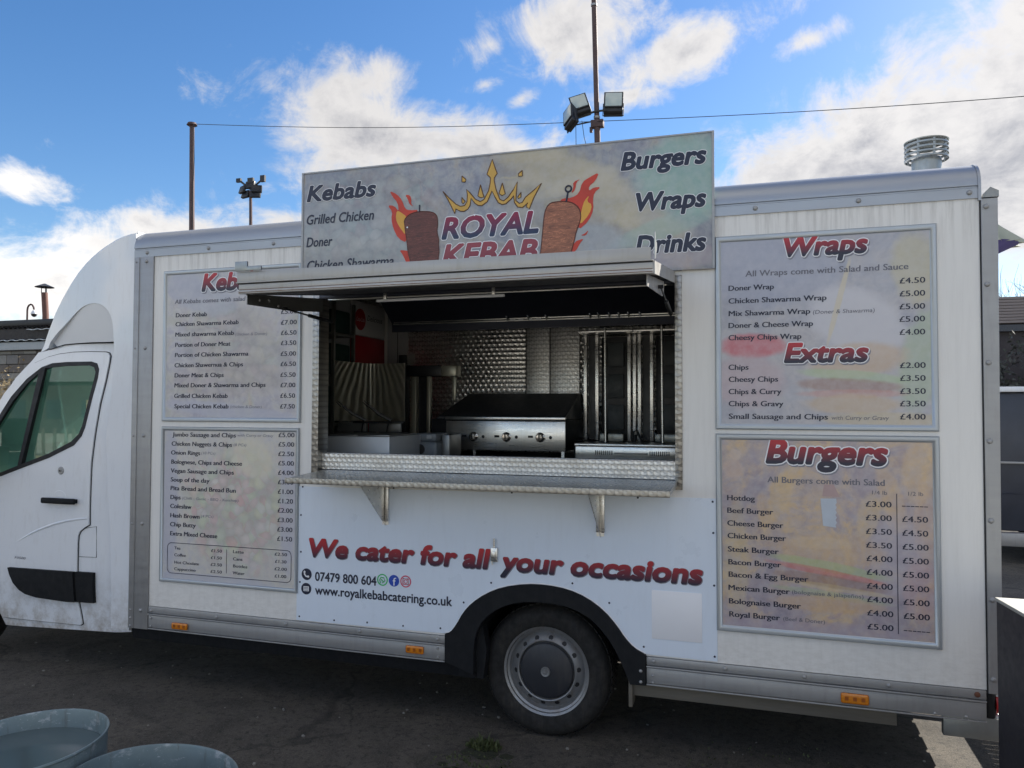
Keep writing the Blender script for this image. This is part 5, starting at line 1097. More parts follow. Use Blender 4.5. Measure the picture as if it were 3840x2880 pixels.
b = B(); b.box(-.965, -.735, 1.298, 1.3045, 1.471, 1.481, .002); b.obj('drawer_handle', STEELD, DB)
b = B(); b.tube([(-.872, 1.50, 1.548), (-.868, 1.50, 1.58), (-.86, 1.50, 1.62), (-.84, 1.5, 1.635), (-.825, 1.5, 1.60), (-.80, 1.5, 1.548)], .008, 8); b.box(-.90, -.79, 1.46, 1.54, 1.541, 1.549, .002); b.tube([(-.85, 1.5, 1.549), (-.85, 1.5, 1.60)], .013, 8)
tag(b.obj('shears', BLACKM), 'black handled cutter standing between the two kebab burners', 'cutter')

# ---- fryer behind the counter, splash guard sheet and frying baskets
FR = thing('deep_fryer', 'twin deep fryer with plain steel front at the corner of the serving opening', 'fryer', (-2.6, .7, 1.40))
b = B(); b.box(-2.725, -2.249, .44, .92, 1.405, 1.600, .004); b.obj('front_tank', M('satin_fryer_steel', (.66, .68, .70), .55, .45, var=.08, scale=4), FR)
b = B(); b.box(-2.72, -2.49, .46, .88, 1.6005, 1.612, .003); b.box(-2.485, -2.26, .46, .88, 1.6005, 1.612, .003); b.obj('tank_lid', STEELD, FR)
b = B(); b.box(-2.93, -2.70, .962, .99, 1.612, 1.685, .003); b.box(-2.68, -2.43, .962, .99, 1.612, 1.685, .003); b.box(-2.95, -2.41, .935, 1.06, 1.405, 1.61, .003); b.obj('control_box', STEELD, FR)
def basket(x, lean, label):
    b = B()
    b.box(x-.085, x+.085, .935, .958, 1.60, 1.615, .002)
    p0 = (x+.02, .90, 1.700); p1 = (x-lean*.5, .86, 1.745); p2 = (x-lean, .82, 1.80)
    b.tube([(x-.03, .95, 1.61), (x-.012, .93, 1.66), p0, p1, p2], [.005, .005, .012, .013, .008], 8)
    b.tube([(p2[0]+.006, .82, 1.80), (p2[0]-.035, .81, 1.835), (p2[0]-.045, .81, 1.826), (p2[0]-.012, .82, 1.792)], .0035, 5)
    b.box(x-.10, x+.10, .945, .960, 1.675, 1.69, .003)
    tag(b.obj('fryer_basket', BLACKM), label, 'basket', 'fryer baskets')
basket(-2.70, .11, 'black handled fryer basket at the far corner of the splash guard'); basket(-2.50, .10, 'black handled fryer basket in front of the middle of the splash guard')
def guard_mat():
    m, t, b = newmat('heat_tinted_steel_sheet')
    g = t.node('ShaderNodeNewGeometry').outputs['Position']
    t.put(b.inputs['Base Color'], t.mix(t.noise(g, 5, 4), (.78, .74, .60), (.88, .84, .72))); b.inputs['Metallic'].default_value = 1.0; b.inputs['Roughness'].default_value = .32
    x, y, z = t.sep(g)
    ddx = t.math('ABSOLUTE', t.math('SUBTRACT', x, -2.70)); ddz = t.math('SUBTRACT', 2.18, z)
    u = t.math('DIVIDE', t.math('POWER', ddx, 0.85), t.math('ADD', .16, t.math('MULTIPLY', ddz, .55)))
    wv = t.math('SINE', t.math('ADD', t.math('MULTIPLY', u, 30.0), t.math('ADD', t.math('MULTIPLY', t.noise(g, 6, 3), 5.0), t.math('MULTIPLY', ddz, 9.0))))
    bn = t.node('ShaderNodeBump'); bn.inputs['Strength'].default_value = 1.0; bn.inputs['Distance'].default_value = .0013
    t.put(bn.inputs['Height'], wv); t.l.new(bn.outputs[0], b.inputs['Normal'])
    return m
b = B(); n_ = 14
top = [(-2.985+i/n_*.57, 1.0+.035*math.sin(i/n_*math.pi), 2.135-.028*i/n_-.012*math.sin(i/n_*math.pi)) for i in range(n_+1)]
for i in range(n_):
    a, c = top[i], top[i+1]
    b.hexa([(a[0], a[1], 1.69), (c[0], c[1], 1.69), (c[0], c[1]+.003, 1.69), (a[0], a[1]+.003, 1.69), a, c, (c[0], c[1]+.003, c[2]), (a[0], a[1]+.003, a[2])])
bmesh.ops.remove_doubles(b.bm, verts=b.bm.verts, dist=.0001)
tag(b.obj('splash_guard', guard_mat(), ang=.8), 'shiny bowed steel splash sheet with warped reflections behind the fryer', 'splash guard')

# ---- fridge against the bulkhead
FG = thing('drinks_fridge', 'tall drinks fridge with red door and white header behind the fryer', 'fridge', (-3.4, 1.75, .56))
B().box(-3.72, -3.125, 1.46, 2.02, .561, 2.66, .01).obj('cabinet', LINING, FG)
B().box(-3.124, -3.100, 1.465, 2.015, .70, 2.370, .006).obj('door', REDP, FG)
HDm = B().box(-3.124, -3.102, 1.465, 2.015, 2.376, 2.650, .006).obj('header', M('white_header_print', (.62, .62, .62), .4), FG)
b = B(); b.lathe([(.088, 0), (0, 0)], (-3.100, 1.585, 2.505), (-1, 0, 0), 32); b.obj('red_badge', REDP, HDm)
lettering('badge_script', [("Coca-Cola", 1.520, .130, 2.505, .034)], -3.0985, WINK, HDm, shear=.3, plane=lambda u, v: (-3.0985, u, v))
lettering('header_word', [("Delicious", 1.70, .27, 2.530, .045)], 0, NAVY, HDm, shear=.3, plane=lambda u, v: (-3.1005, u, v))
B().box(-3.099, -3.085, 1.50, 1.515, 1.3, 1.9, .004).obj('door_handle', STEELD, FG)
DG = thing('storage_rack', 'dark green storage rack in the shadow next to the opening', 'rack', (-3.3, 1.1, .56))
GRN = M('dark_green_box', (.012, .045, .038), .6)
for k, z in enumerate((1.25, 1.65, 2.02, 2.34)): B().box(-3.47, -3.075, 1.12, 1.44, z, z+.02).obj('shelf', STEELD, DG)
for x in (-3.47, -3.075):
    for y in (1.13, 1.43): B().box(x-.012, x+.012, y-.012, y+.012, .561, 2.60).obj('upright', STEELD, DG)
for k, (z, h) in enumerate(((1.27, .30), (1.67, .28), (2.04, .24), (2.36, .18))):
    tag(B().box(-3.45, -3.10, 1.15, 1.42, z, z+h, .01).obj('storage_box', GRN), ['dark green box on the lowest shelf of the rack', 'dark green box on the second shelf of the rack', 'dark green box on the third shelf of the rack', 'dark green box on the top shelf of the rack'][k], 'box', 'green boxes on the rack')
# ---- till arm and small machine between fryer and griddle
AM = thing('machine_stand', 'upright steel machine stand with a hooked arm behind the fryer', 'stand', (-2.5, 1.5, 1.43))
b = B(); b.box(-2.605, -2.555, 1.49, 1.56, 1.431, 2.03, .004); b.box(-2.465, -2.435, 1.49, 1.53, 1.431, 2.03, .003); b.obj('post', M('aged_steel_post', (.46, .44, .36), .4, .7, var=.15, stretch=(1, 1, .3)), AM)
b = B(); b.box(-2.63, -2.34, 1.475, 1.58, 2.030, 2.115, .006); b.box(-2.70, -2.635, 1.475, 1.55, 1.431, 2.20, .004); b.box(-2.550, -2.470, 1.53, 1.56, 1.431, 2.03); b.obj('arm', BLACKM, AM)
b = B(); b.box(-2.339, -2.215, 1.472, 1.582, 2.028, 2.112, .008); b.box(-2.245, -2.220, 1.478, 1.50, 1.845, 2.027, .003); b.obj('arm_end', M('aged_steel_arm', (.47, .46, .38), .35, .7, var=.15), AM)
b = B(); b.box(-2.622, -2.560, 1.470, 1.474, 2.12, 2.21); b.obj('switch_plate', STEEL, AM)
CM = thing('small_mixer', 'small grey machine with a round dark dial next to the fryer', 'mixer', (-2.2, .95, 1.40))
b = B(); b.box(-2.315, -2.12, .90, 1.15, 1.40, 1.555, .02, 3); b.box(-2.30, -2.13, .91, 1.12, 1.5555, 1.61, .012); b.obj('body', M('grey_machine_shell', (.16, .18, .20), .4), CM)
b = B(); b.lathe([(0, -.004), (.030, -.003), (.034, 0)], (-2.245, .90, 1.500), (0, 1, 0), 24); b.obj('dial', SEAL, CM)
b = B(); b.box(-2.20, -2.165, .905, .9095, 1.573, 1.598); b.obj('rating_plate', LINING, CM)
b = B(); b.box(-2.12, -2.06, .98, 1.2, 1.40, 1.60, .006); tag(b.obj('steel_tin', STEELD), 'narrow dark steel tin beside the small machine', 'tin')
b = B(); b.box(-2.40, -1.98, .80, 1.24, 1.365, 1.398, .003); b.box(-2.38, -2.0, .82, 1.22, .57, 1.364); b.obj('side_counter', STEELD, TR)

# ================================================================== objects around the truck
# galvanised tubs in the foreground
def tub(cx, cy, zr, r, tilt, label, water):
    T = thing('galvanised_tub', label, 'tub', (cx, cy, 0.0), 'galvanised tubs in front of the truck')
    M_ = Matrix.Translation((cx, cy, zr)) @ Matrix.Rotation(tilt[0], 4, 'X') @ Matrix.Rotation(tilt[1], 4, 'Y')
    b = B(); h = zr-.01
    b.lathe([(r*.80, -h), (r*.84, -h+.02), (r*.985, -.16), (r*.992, -.15), (r*.975, -.14), (r, -.004), (r+.006, .002), (r+.005, .008), (r-.001, .008), (r-.004, 0), (r*.965, -.14), (r*.80, -h+.03), (0, -h+.03), (0, -h), (r*.80, -h)], (0, 0, 0), (0, 0, 1), 64)
    for v in b.bm.verts:
        k = max(0, min(1, (v.co.z+h)/h)); v.co = (Matrix.Translation((cx, cy, zr)) @ Matrix.Rotation(tilt[0]*k, 4, 'X') @ Matrix.Rotation(tilt[1]*k, 4, 'Y')) @ v.co
    b.obj('tub_shell', TUBM, T)
    if water is not None:
        b = B(); b.lathe([(r*.975, water), (0, water)], (cx, cy, zr), (0, 0, 1), 64); b.obj('standing_water', WAT, T)
    for sg_ in (0.35, math.pi+.35):
        b = B(); pts = []
        for k in range(9):
            a = sg_ + (k/8-.5)*.62; rr = r*.985+.012+.03*math.sin(k/8*math.pi); pts.append((cx+rr*math.cos(a), cy+rr*math.sin(a), zr-.10-.075*math.sin(k/8*math.pi)))
        b.tube(pts, .0045, 6); b.obj('wire_handle', GALV, T)
    return T
def tub_mat():
    m, t, b = newmat('weathered_galvanised_tub')
    oc = t.node('ShaderNodeNewGeometry').outputs['Position']
    c = t.mix(t.noise(oc, 7, 6, .65), (.14, .19, .20), (.25, .31, .32))
    c = t.mix(t.rng(t.noise(t.mapping(oc, sc=(1, 1, 1.6)), 8.5, 9, .72), .54, .64, 0, .8), c, (.50, .52, .53))
    c = t.mix(t.rng(t.noise(t.mapping(oc, sc=(8, 8, 1)), 4, 6, .7), .56, .72, 0, .6), c, (.10, .085, .07))
    c = t.mix(t.rng(t.noise(t.mapping(oc, rot=(0, .3, .2), sc=(3, 40, 40)), 3, 3, .6), .66, .70, 0, .6), c, (.55, .58, .60))
    t.put(b.inputs['Base Color'], c); b.inputs['Metallic'].default_value = .35; t.put(b.inputs['Roughness'], t.rng(t.noise(oc, 12, 5), .3, .7, .32, .6))
    bn = t.node('ShaderNodeBump'); bn.inputs['Strength'].default_value = .3; bn.inputs['Distance'].default_value = .004
    t.put(bn.inputs['Height'], t.noise(oc, 9, 5)); t.l.new(bn.outputs[0], b.inputs['Normal'])
    return m
TUBM = tub_mat()
m_, t_, b_ = newmat('murky_water'); b_.inputs['Base Color'].default_value = (.10, .13, .13, 1); b_.inputs['Roughness'].default_value = .12; WAT = m_
tub(-2.600, -1.815, .55, .285, (R(2), R(-2)), 'grey galvanised tub full to near its rim, the fuller one in the corner', -.055)
tub(-2.010, -1.800, .50, .275, (R(-3), R(4)), 'blue grey galvanised tub with dark inside, lower and cut by the frame', -.30)

# dark cabinet at the right-hand frame edge
CK = thing('dark_side_cabinet', 'dark panelled cabinet with pale sunlit top by the rear of the truck', 'cabinet', (1.3, -.8, 0))
DK = M('dark_board', (.030, .028, .034), .55, var=.15); TOP = M('pale_table_top', (.42, .42, .38), .5, var=.2, dirt=.4)
c0 = Vector((.935, -.275)); u1 = Vector((1.0, .02)).normalized(); u2 = Vector((.12, -1)).normalized()
def q(a, b_): p = c0+u1*a+u2*b_; return (p.x, p.y)
b = B(); P4_ = [q(0, 0), q(0, .95), q(.75, .95), q(.75, 0)]
b.hexa([(*p, .02) for p in P4_] + [(*p, .985) for p in P4_]); b.obj('body', DK, CK, bevel=.004)
P4_ = [q(-.004, -.006), q(-.004, .96), q(.76, .96), q(.76, -.006)]
b = B(); b.hexa([(*p, .9855) for p in P4_] + [(*p, 1.0) for p in P4_]); b.obj('top_board', TOP, CK, bevel=.003)
for a, b2_ in ((.05, .05), (.05, .9), (.7, .05), (.7, .9)):
    p = q(a, b2_); B().box(p[0]-.03, p[0]+.03, p[1]-.03, p[1]+.03, 0, .021).obj('foot', BLACKM, CK)

# ================================================================== masts and cable
POLEM = M('rusty_brown_mast_paint', (.085, .055, .055), .6, .3, var=.25, scale=4, stretch=(1, 1, .2), dirt=.4, dirtc=(.14, .10, .09))
p_top = Vector((-3.05, 10.52, 10.6)); p_bot = Vector((-2.83, 10.72, 0))
def lerp(a, b_, t): return a+(b_-a)*t
MA = thing('floodlight_mast', 'tall brown steel mast carrying three floodlights behind the truck', 'light mast', tuple(p_bot))
b = B(); b.tube([p_bot, lerp(p_bot, p_top, .69)], .060, 12); b.tube([lerp(p_bot, p_top, .69), p_top], .050, 12); b.obj('pole', POLEM, MA)
def ma(z): return lerp(p_bot, p_top, z/10.6)
c = ma(7.32); b = B(); b.box(c.x-.11, c.x+.13, c.y-.07, c.y+.07, 7.22, 7.36, .004); b.box(c.x-.14, c.x-.09, c.y-.03, c.y+.03, 7.14, 7.24); b.obj('clamp', POLEM, MA)
c = ma(7.55); b = B(); b.tube([(c.x-.28, c.y-.05, 7.47), (c.x, c.y-.06, 7.52), (c.x+.20, c.y-.05, 7.52)], .022, 8); b.tube([(c.x-.52, c.y-.1, 7.27), (c.x-.1, c.y-.05, 7.33)], .015, 6); b.obj('cross_arm', BLACKM, MA)
b = B()
for z in (9.62, 7.42): cc = ma(z); b.lathe([(.05, -.02), (.062, -.02), (.062, .02), (.05, .02)], tuple(cc), (0, 0, 1), 12)
b.obj('band', ALU, MA)
def flood(cx, cy_2, cz, w_, h_, d_, yaw, pitch, roll, par):
    M_ = Matrix.Translation((cx, cy_2, cz)) @ Matrix.Rotation(yaw, 4, 'Z') @ Matrix.Rotation(pitch, 4, 'X') @ Matrix.Rotation(roll, 4, 'Y')
    b = B(); b.hexa([(-w_/2, 0, -h_/2), (w_/2, 0, -h_/2), (w_*.36, d_, -h_*.40), (-w_*.36, d_, -h_*.40), (-w_/2, 0, h_/2), (w_/2, 0, h_/2), (w_*.36, d_, h_*.30), (-w_*.36, d_, h_*.30)])
    b.box(-w_/2, w_/2, .01, d_*1.0, -h_*.74, -h_*.505, .01)
    b.bm.transform(M_); o = b.obj('floodlight', BLACKM, par, bevel=.006)
    b = B(); b.box(-w_*.43, w_*.43, -.012, -.004, -h_*.42, h_*.43, .004); b.bm.transform(M_); b.obj('lamp_glass', LAMPG, o)
    b = B(); b.box(-w_*.5, w_*.5, -.008, -.001, -h_*.49, h_*.49, .004); b.bm.transform(M_); b.obj('lamp_rim', BLACKM, o)
    b = B(); b.tube([(-w_*.52, d_*.4, -h_*.1), (-w_*.54, d_*.6, -h_*.8), (w_*.54, d_*.6, -h_*.8), (w_*.52, d_*.4, -h_*.1)], .012, 6); b.bm.transform(M_); b.obj('bracket', BLACKM, o)
    return o
flood(-2.66, 10.60, 7.74, .37, .34, .20, R(10), R(-14), R(2), MA)
flood(-3.31, 10.45, 7.72, .34, .32, .20, R(8), R(-16), R(-17), MA)
flood(-3.50, 10.30, 7.44, .30, .38, .16, R(-48), R(-14), R(-26), MA)
b = B(); b.tube([(-3.36, 10.4, 7.30), (-3.36, 10.42, 6.9), (-3.35, 10.45, 6.3), (-3.36, 10.5, 5.0)], .006, 5); b.tube([(-3.24, 10.4, 7.32), (-3.20, 10.42, 7.0), (-3.14, 10.45, 6.75), (-3.05, 10.5, 6.3), (-3.0, 10.6, 5.2)], .006, 5); b.obj('loose_cable', BLACKM, MA)

PO = thing('cable_post', 'slim brown post with a flat cap holding the overhead cable', 'post', (-11.88, 9.95, 0))
b = B(); b.tube([(-11.86, 9.95, 0), (-11.94, 9.90, 8.02)], [.075, .052], 12); b.obj('shaft', POLEM, PO)
b = B(); b.lathe([(.05, -.04), (.115, .0), (.09, .05), (0, .06)], (-11.94, 9.90, 8.02), (0, 0, 1), 16); b.obj('cap', POLEM, PO)
b = B(); b.tube([(-11.83, 9.82, 8.0), (-11.80, 9.82, 7.2), (-11.86, 9.86, 6.6), (-11.86, 9.88, 5.0)], .009, 5); b.obj('down_wire', BLACKM, PO)
P2_ = thing('cable_post_far', 'brown cable post outside the frame on the rear side', 'post', (7.6, 8.6, 0)); P2_.name = 'cable_post.001'
b = B(); b.tube([(7.6, 8.6, 0), (7.6, 8.6, 6.6)], [.07, .05], 12); b.obj('shaft', POLEM, P2_)
A_ = Vector((-11.9, 9.86, 8.03)); B2 = Vector((-3.04, 10.53, 7.33)); C2 = Vector((7.6, 8.6, 6.18))
pts = []
for k in range(25):
    t = k/24; p = lerp(A_, B2, t); p.z -= .10*math.sin(math.pi*t); pts.append(p)
for k in range(1, 25):
    t = k/24; p = lerp(B2, C2, t); p.z -= .10*math.sin(math.pi*t); pts.append(p)
b = B(); b.tube(pts, .0065, 5); tag(b.obj('overhead_cable', BLACKM), 'thin overhead cable slung from the capped post past the floodlight mast', 'cable')

FM = thing('distant_floodlight_mast', 'far thin mast with a crown of small floodlights over the cab end', 'light mast', (-37.5, 46.5, 0))
b = B(); b.tube([(-37.35, 46.5, 0), (-37.66, 46.4, 18.6)], [.22, .11], 10); b.obj('pole', POLEM, FM)
for (dx, dz, yw, ro) in ((-.75, -.15, -.5, 0), (-.05, .15, 0, 0), (.55, -.2, .5, 0), (-.45, -.55, -.3, 0), (.45, -.6, .3, 0)):
    b = B(); b.box(-.40, .40, -.12, .12, -.30, .30, .05); b.bm.transform(Matrix.Translation((-37.65+dx, 46.4, 18.9+dz)) @ Matrix.Rotation(yw, 4, 'Z') @ Matrix.Rotation(-.3, 4, 'X')); b.obj('floodlight', BLACKM, FM)
b = B(); b.tube([(-37.65, 46.4, 18.7), (-38.7, 46.4, 19.5)], .08, 6); b.tube([(-37.65, 46.4, 18.7), (-36.6, 46.4, 19.4)], .08, 6); b.box(-38.95, -38.55, 46.3, 46.5, 19.35, 19.65); b.box(-36.75, -36.35, 46.3, 46.5, 19.2, 19.7); b.box(-37.9, -37.4, 46.3, 46.5, 19.2, 19.6); b.obj('cross_arm', BLACKM, FM)

# ================================================================== low building behind the cab
DARKW = M('dark_stained_wall', (.05, .045, .042), .8, var=.3, scale=5)
STONE = [M('grey_stone_block', (.20, .19, .18), .85, var=.3, scale=6, bump=.4, bscale=20), M('brown_stone_block', (.15, .13, .115), .85, var=.3, scale=6, bump=.4, bscale=20), M('pale_stone_block', (.26, .25, .23), .85, var=.25, scale=6, bump=.4, bscale=20)]
WB = thing('workshop_building', 'low stone workshop with dark corrugated roof behind the cab', 'building', (-22, 14, 0))
b = B(); b.box(-32, -15.5, 12.62, 18, 0, 3.55); b.obj('wall', M('mortar', (.13, .12, .11), .9, var=.2), WB)
b = B(); b.box(-32, -15.5, 12.40, 12.62, 3.38, 3.60, .01); b.obj('fascia', M('pale_grey_fascia', (.42, .45, .47), .5, var=.08, dirt=.2), WB)
b = B(); b.box(-32, -15.5, 12.75, 17.6, 3.66, 4.02); b.obj('clerestory', DARKW, WB)
def corr(x0, x1, y0, z0, y1, z1, amp, pitch, mat_, par, nm='roof'):
    b = B(); n_ = int((x1-x0)/pitch*4); vs = []
    for i in range(n_+1):
        x = x0+(x1-x0)*i/n_; a = amp*math.sin(i/4*2*math.pi + .785)
        vs.append([b.bm.verts.new((x, y0, z0+a)), b.bm.verts.new((x, y1, z1+a)), b.bm.verts.new((x, y1, z1+a-.012)), b.bm.verts.new((x, y0, z0+a-.012))])
    for i in range(n_):
        p, q_ = vs[i], vs[i+1]
        for k in range(4): b.bm.faces.new([p[k], q_[k], q_[(k+1) % 4], p[(k+1) % 4]])
    return b.obj(nm, mat_, par, ang=1.0)
RF = M('dark_corrugated_roofing', (.035, .034, .036), .7, var=.3, scale=3, dirt=.4, dirtc=(.02, .02, .02))
EDGE_LT = M('roof_edge_light_strip', (.70, .74, .76), .3)  # pale strips paint the daylight showing through the roof corrugations
corr(-32, -15.5, 12.32, 3.66, 13.3, 3.78, .03, .16, RF, WB)
corr(-32, -15.5, 12.28, 3.645, 12.33, 3.650, .016, .34, EDGE_LT, WB, 'roof_edge_light')
corr(-32, -15.5, 12.72, 4.06, 17.8, 4.5, .035, .18, RF, WB)
corr(-19.95, -15.5, 12.66, 3.985, 12.72, 3.99, .014, .34, EDGE_LT, WB, 'roof_edge_light')
b = B(); b.box(-32, -15.5, 12.70, 12.9, 4.10, 4.27, .01); b.obj('ridge_board', BLACKM, WB)
rg = random.Random(8)
bms = []
for m_ in STONE:
    bb = B().box(-.5, .5, -.5, .5, -.5, .5, .06, 1); bms.append(proto_mesh(bb, 'stone_block', m_))
z = 1.10; row = 0
while z < 3.36:
    h = rg.choice((.20, .24, .28)); x = -22.3 + (row % 2)*.2
    if z+h > 3.37: h = 3.37-z
    while x < -18.2:
        wd = rg.uniform(.34, .72); inst(rg.choice(bms), 'stone_block', (x+wd/2, 12.60+rg.uniform(-.012, .012), z+h/2), WB, scale=(wd-.025, .10, h-.025)); x += wd
    z += h; row += 1
    if h < .1: break
FL = thing('stove_flue', 'thin rusty stove flue with a conical cowl on the dark roof', 'flue', (-19.5, 12.9, 4.1))
b = B(); b.tube([(-19.52, 12.9, 3.95), (-19.50, 12.88, 4.4), (-19.54, 12.86, 5.05)], .085, 12); b.obj('pipe', M('rusty_flue_pipe', (.16, .085, .07), .7, .3, var=.35, scale=5, stretch=(1, 1, .3)), FL)
b = B(); b.lathe([(.25, 0), (.02, .10), (0, .10), (0, .085), (.25, -.01)], (-19.54, 12.86, 5.21), (0, 0, 1), 20)
for a in (0, 2.1, 4.2): b.tube([(-19.54+.075*math.cos(a), 12.86+.075*math.sin(a), 5.03), (-19.54+.075*math.cos(a), 12.86+.075*math.sin(a), 5.24)], .012, 5)
b.obj('cowl', BLACKM, FL)
CC = thing('camera_post', 'far hooked post with a white dome camera beyond the dark roof', 'camera post', (-27.3, 18.8, 0))
b = B(); pts = [(-27.28, 18.8, 0), (-27.28, 18.8, 5.55)] + [(-27.28+.17*(1-math.cos(a)), 18.8, 5.55+.22*math.sin(a)) for a in (.5, 1.0, 1.57, 2.1, 2.7, 3.1)]
b.tube(pts, .035, 8); b.box(-27.32, -27.15, 18.75, 18.85, 5.02, 5.12); b.obj('post', POLEM, CC)
b = B(); b.lathe([(0, .12), (.06, .10), (.12, 0), (.12, -.04)], (-26.93, 18.8, 5.42), (0, 0, 1), 16); b.obj('housing', WHITE, CC)
b = B(); b.lathe([(.11, -.04), (.08, -.12), (0, -.16)], (-26.93, 18.8, 5.42), (0, 0, 1), 16); b.obj('dome', SEAL, CC)

# bare shrubs
TWIG = M('pale_dry_twigs', (.25, .20, .12), .8, var=.4, scale=6); TWIGD = M('dark_bare_twigs', (.045, .037, .034), .85, var=.3)
def twiggy(b, p, d, L_, r, lvl, rg, spread=.6):
    n_ = 3; pts = [p]; dd = d.copy()
    for k in range(n_):
        dd = (dd + Vector((rg.uniform(-1, 1), rg.uniform(-1, 1), rg.uniform(-.4, .7)))*.16).normalized(); pts.append(pts[-1]+dd*L_/n_)
    b.tube(pts, [r, r*.85, r*.7, r*.55], 4 if lvl < 3 else 3, cap=False)
    if lvl <= 0: return
    for k in range(rg.choice((2, 3, 3))):
        i = rg.choice((1, 2, 3)); nd = (dd + Vector((rg.uniform(-1, 1), rg.uniform(-1, 1), rg.uniform(-.5, .9)))*spread).normalized()
        twiggy(b, pts[i], nd, L_*rg.uniform(.55, .8), r*.55, lvl-1, rg, spread)
def shrub(name, loc, h, n_, mat_, label, cat, lvl=4, r=.012, seed=1, spread=.7, leaf=None):
    rg = random.Random(seed); T = thing(name, label, cat, loc); b = B(); L3 = Vector(loc)
    for _ in range(n_): twiggy(b, L3+Vector((rg.uniform(-.2, .2), rg.uniform(-.15, .15), 0))*h*.4, Vector((rg.uniform(-.5, .5), rg.uniform(-.4, .4), 1)).normalized(), h*.42, r, lvl, rg, spread)
    tips = [v.co.copy() for v in b.bm.verts]
    b.obj('branches', mat_, T)
    if leaf:
        b = B()
        for _ in range(leaf[1]):
            p = rg.choice(tips)+Vector((rg.uniform(-1, 1), rg.uniform(-1, 1), rg.uniform(-1, 1)))*leaf[2]*2.5
            if p.z < L3.z+.15*h: continue
            a = Vector((rg.uniform(-1, 1), rg.uniform(-1, 1), rg.uniform(-1, 1))).normalized(); c_ = a.cross(Vector((rg.uniform(-1, 1), rg.uniform(-1, 1), rg.uniform(-1, 1)))).normalized(); s = leaf[2]*rg.uniform(.6, 1.3)
            b._add([p-a*s, p+c_*s*.5, p+a*s, p-c_*s*.5], [(0, 1, 2, 3)])
        o = b.obj('foliage', leaf[0], T); o['kind'] = 'stuff'
    return T
shrub('dry_shrub', (-11.35, 5.0, 0.0), 2.5, 9, TWIG, 'dry pale twiggy shrub in front of the stone wall', 'shrub', 4, .016, 21, leaf=(M('dry_yellow_leaf', (.22, .17, .09), .8, var=.4), 900, .03))
shrub('dark_hedge_shrub', (-15.2, 8.2, 0.0), 2.1, 10, TWIGD, 'dark scrubby bush beside the dry pale shrub', 'shrub', 4, .018, 5, leaf=(M('dark_dull_leaf', (.035, .035, .02), .8, var=.4), 1500, .035))

# ================================================================== beyond the rear of the truck
SH = thing('slatted_shed', 'brown shed with a band of horizontal boards behind the rear corner', 'shed', (7, 15.5, 0))
BRN = M('brown_grey_boarding', (.20, .17, .16), .6, var=.2, scale=4, stretch=(.2, 1, 2)); DKB = M('dark_window_band', (.025, .03, .045), .3)
b = B(); b.box(3.9, 12, 14.45, 19, 0, 4.1); b.obj('wall', M('dark_brown_shed_wall', (.05, .042, .045), .7, var=.25), SH)
sl = proto_mesh(B().box(-4.1, 4.1, -.03, .03, -.030, .026, .006), 'board', BRN)
for k in range(9): inst(sl, 'board', (8.0, 14.37-.004*k, 4.09-k*.062), SH, rot=(R(-14), 0, 0))
b = B(); b.box(3.88, 12.1, 14.30, 14.44, 3.40, 3.535); b.obj('lintel', DKB, SH)
b = B()
for k in range(4): b.box(4.1+k*1.2, 4.35+k*1.2, 14.40, 14.444, 2.3, 3.3); b.box(4.46+k*1.2, 4.60+k*1.2, 14.41, 14.444, 2.35, 3.38)
b.obj('window', M('pale_shed_window', (.40, .45, .50), .2), SH)
shrub('ivy_bush', (4.75, 13.4, 0.0), 3.5, 8, TWIGD, 'ivy covered bush against the brown shed', 'bush', 4, .02, 9, leaf=(M('ivy_leaf', (.05, .055, .045), .5, var=.6, scale=20), 5000, .05))
shrub('bare_tree', (11.2, 36.0, 0.0), 8.6, 5, TWIGD, 'leafless tree over the brown shed roof', 'tree', 5, .12, 33, spread=.55)
CTR = thing('covered_trailer', 'dark sheeted trailer with a pale top edge and steel bumper behind the rear', 'trailer', (4.6, 7.6, 0))
TARP = M('dark_blue_grey_sheet', (.035, .040, .055), .38, var=.3, scale=5, bump=.6, bscale=3)
b = B(); b.box(2.45, 6.8, 6.42, 8.6, .36, 1.985, .03); b.obj('sheeted_body', TARP, CTR)
b = B()
rg = random.Random(4)
for k in range(14):
    z = rg.choice((.6, .8, 1.35, 1.6))+rg.uniform(-.1, .1); x = 2.45+k*.3; b.tube([(x, 6.43, z), (x+.3, 6.425, z+rg.uniform(-.1, .1)), (x+.6, 6.43, z+rg.uniform(-.06, .12))], [.004, .014, .004], 5)
b.obj('sheet_fold', TARP, CTR)
b = B(); b.box(2.42, 6.85, 6.36, 8.65, 1.99, 2.05, .01); b.obj('top_edge', WHITE, CTR)
b = B(); b.box(2.44, 6.8, 6.38, 6.415, 1.15, 1.175, .004); b.obj('side_rail', ALU, CTR)
b = B(); b.box(2.44, 6.82, 6.30, 6.42, .20, .355, .01); b.obj('bumper', ALU, CTR)
b = B(); b.box(2.52, 2.60, 6.29, 6.36, .34, .46); b.lathe([(0, -.012), (.012, -.008), (.014, 0)], (2.56, 6.29, .47), (0, 1, 0), 10); b.obj('tail_lamp', SEAL, CTR)
for (x, y) in ((3.6, 7.0), (5.8, 7.0), (3.6, 8.3), (5.8, 8.3)):
    b = B(); b.lathe([(0, 0), (.15, 0), (.16, .01), (.28, .01), (.30, .04), (.30, .16), (.28, .19), (0, .19)], (x, y-.1, .30), (0, 1, 0), 24); b.obj('wheel', RUB, CTR)
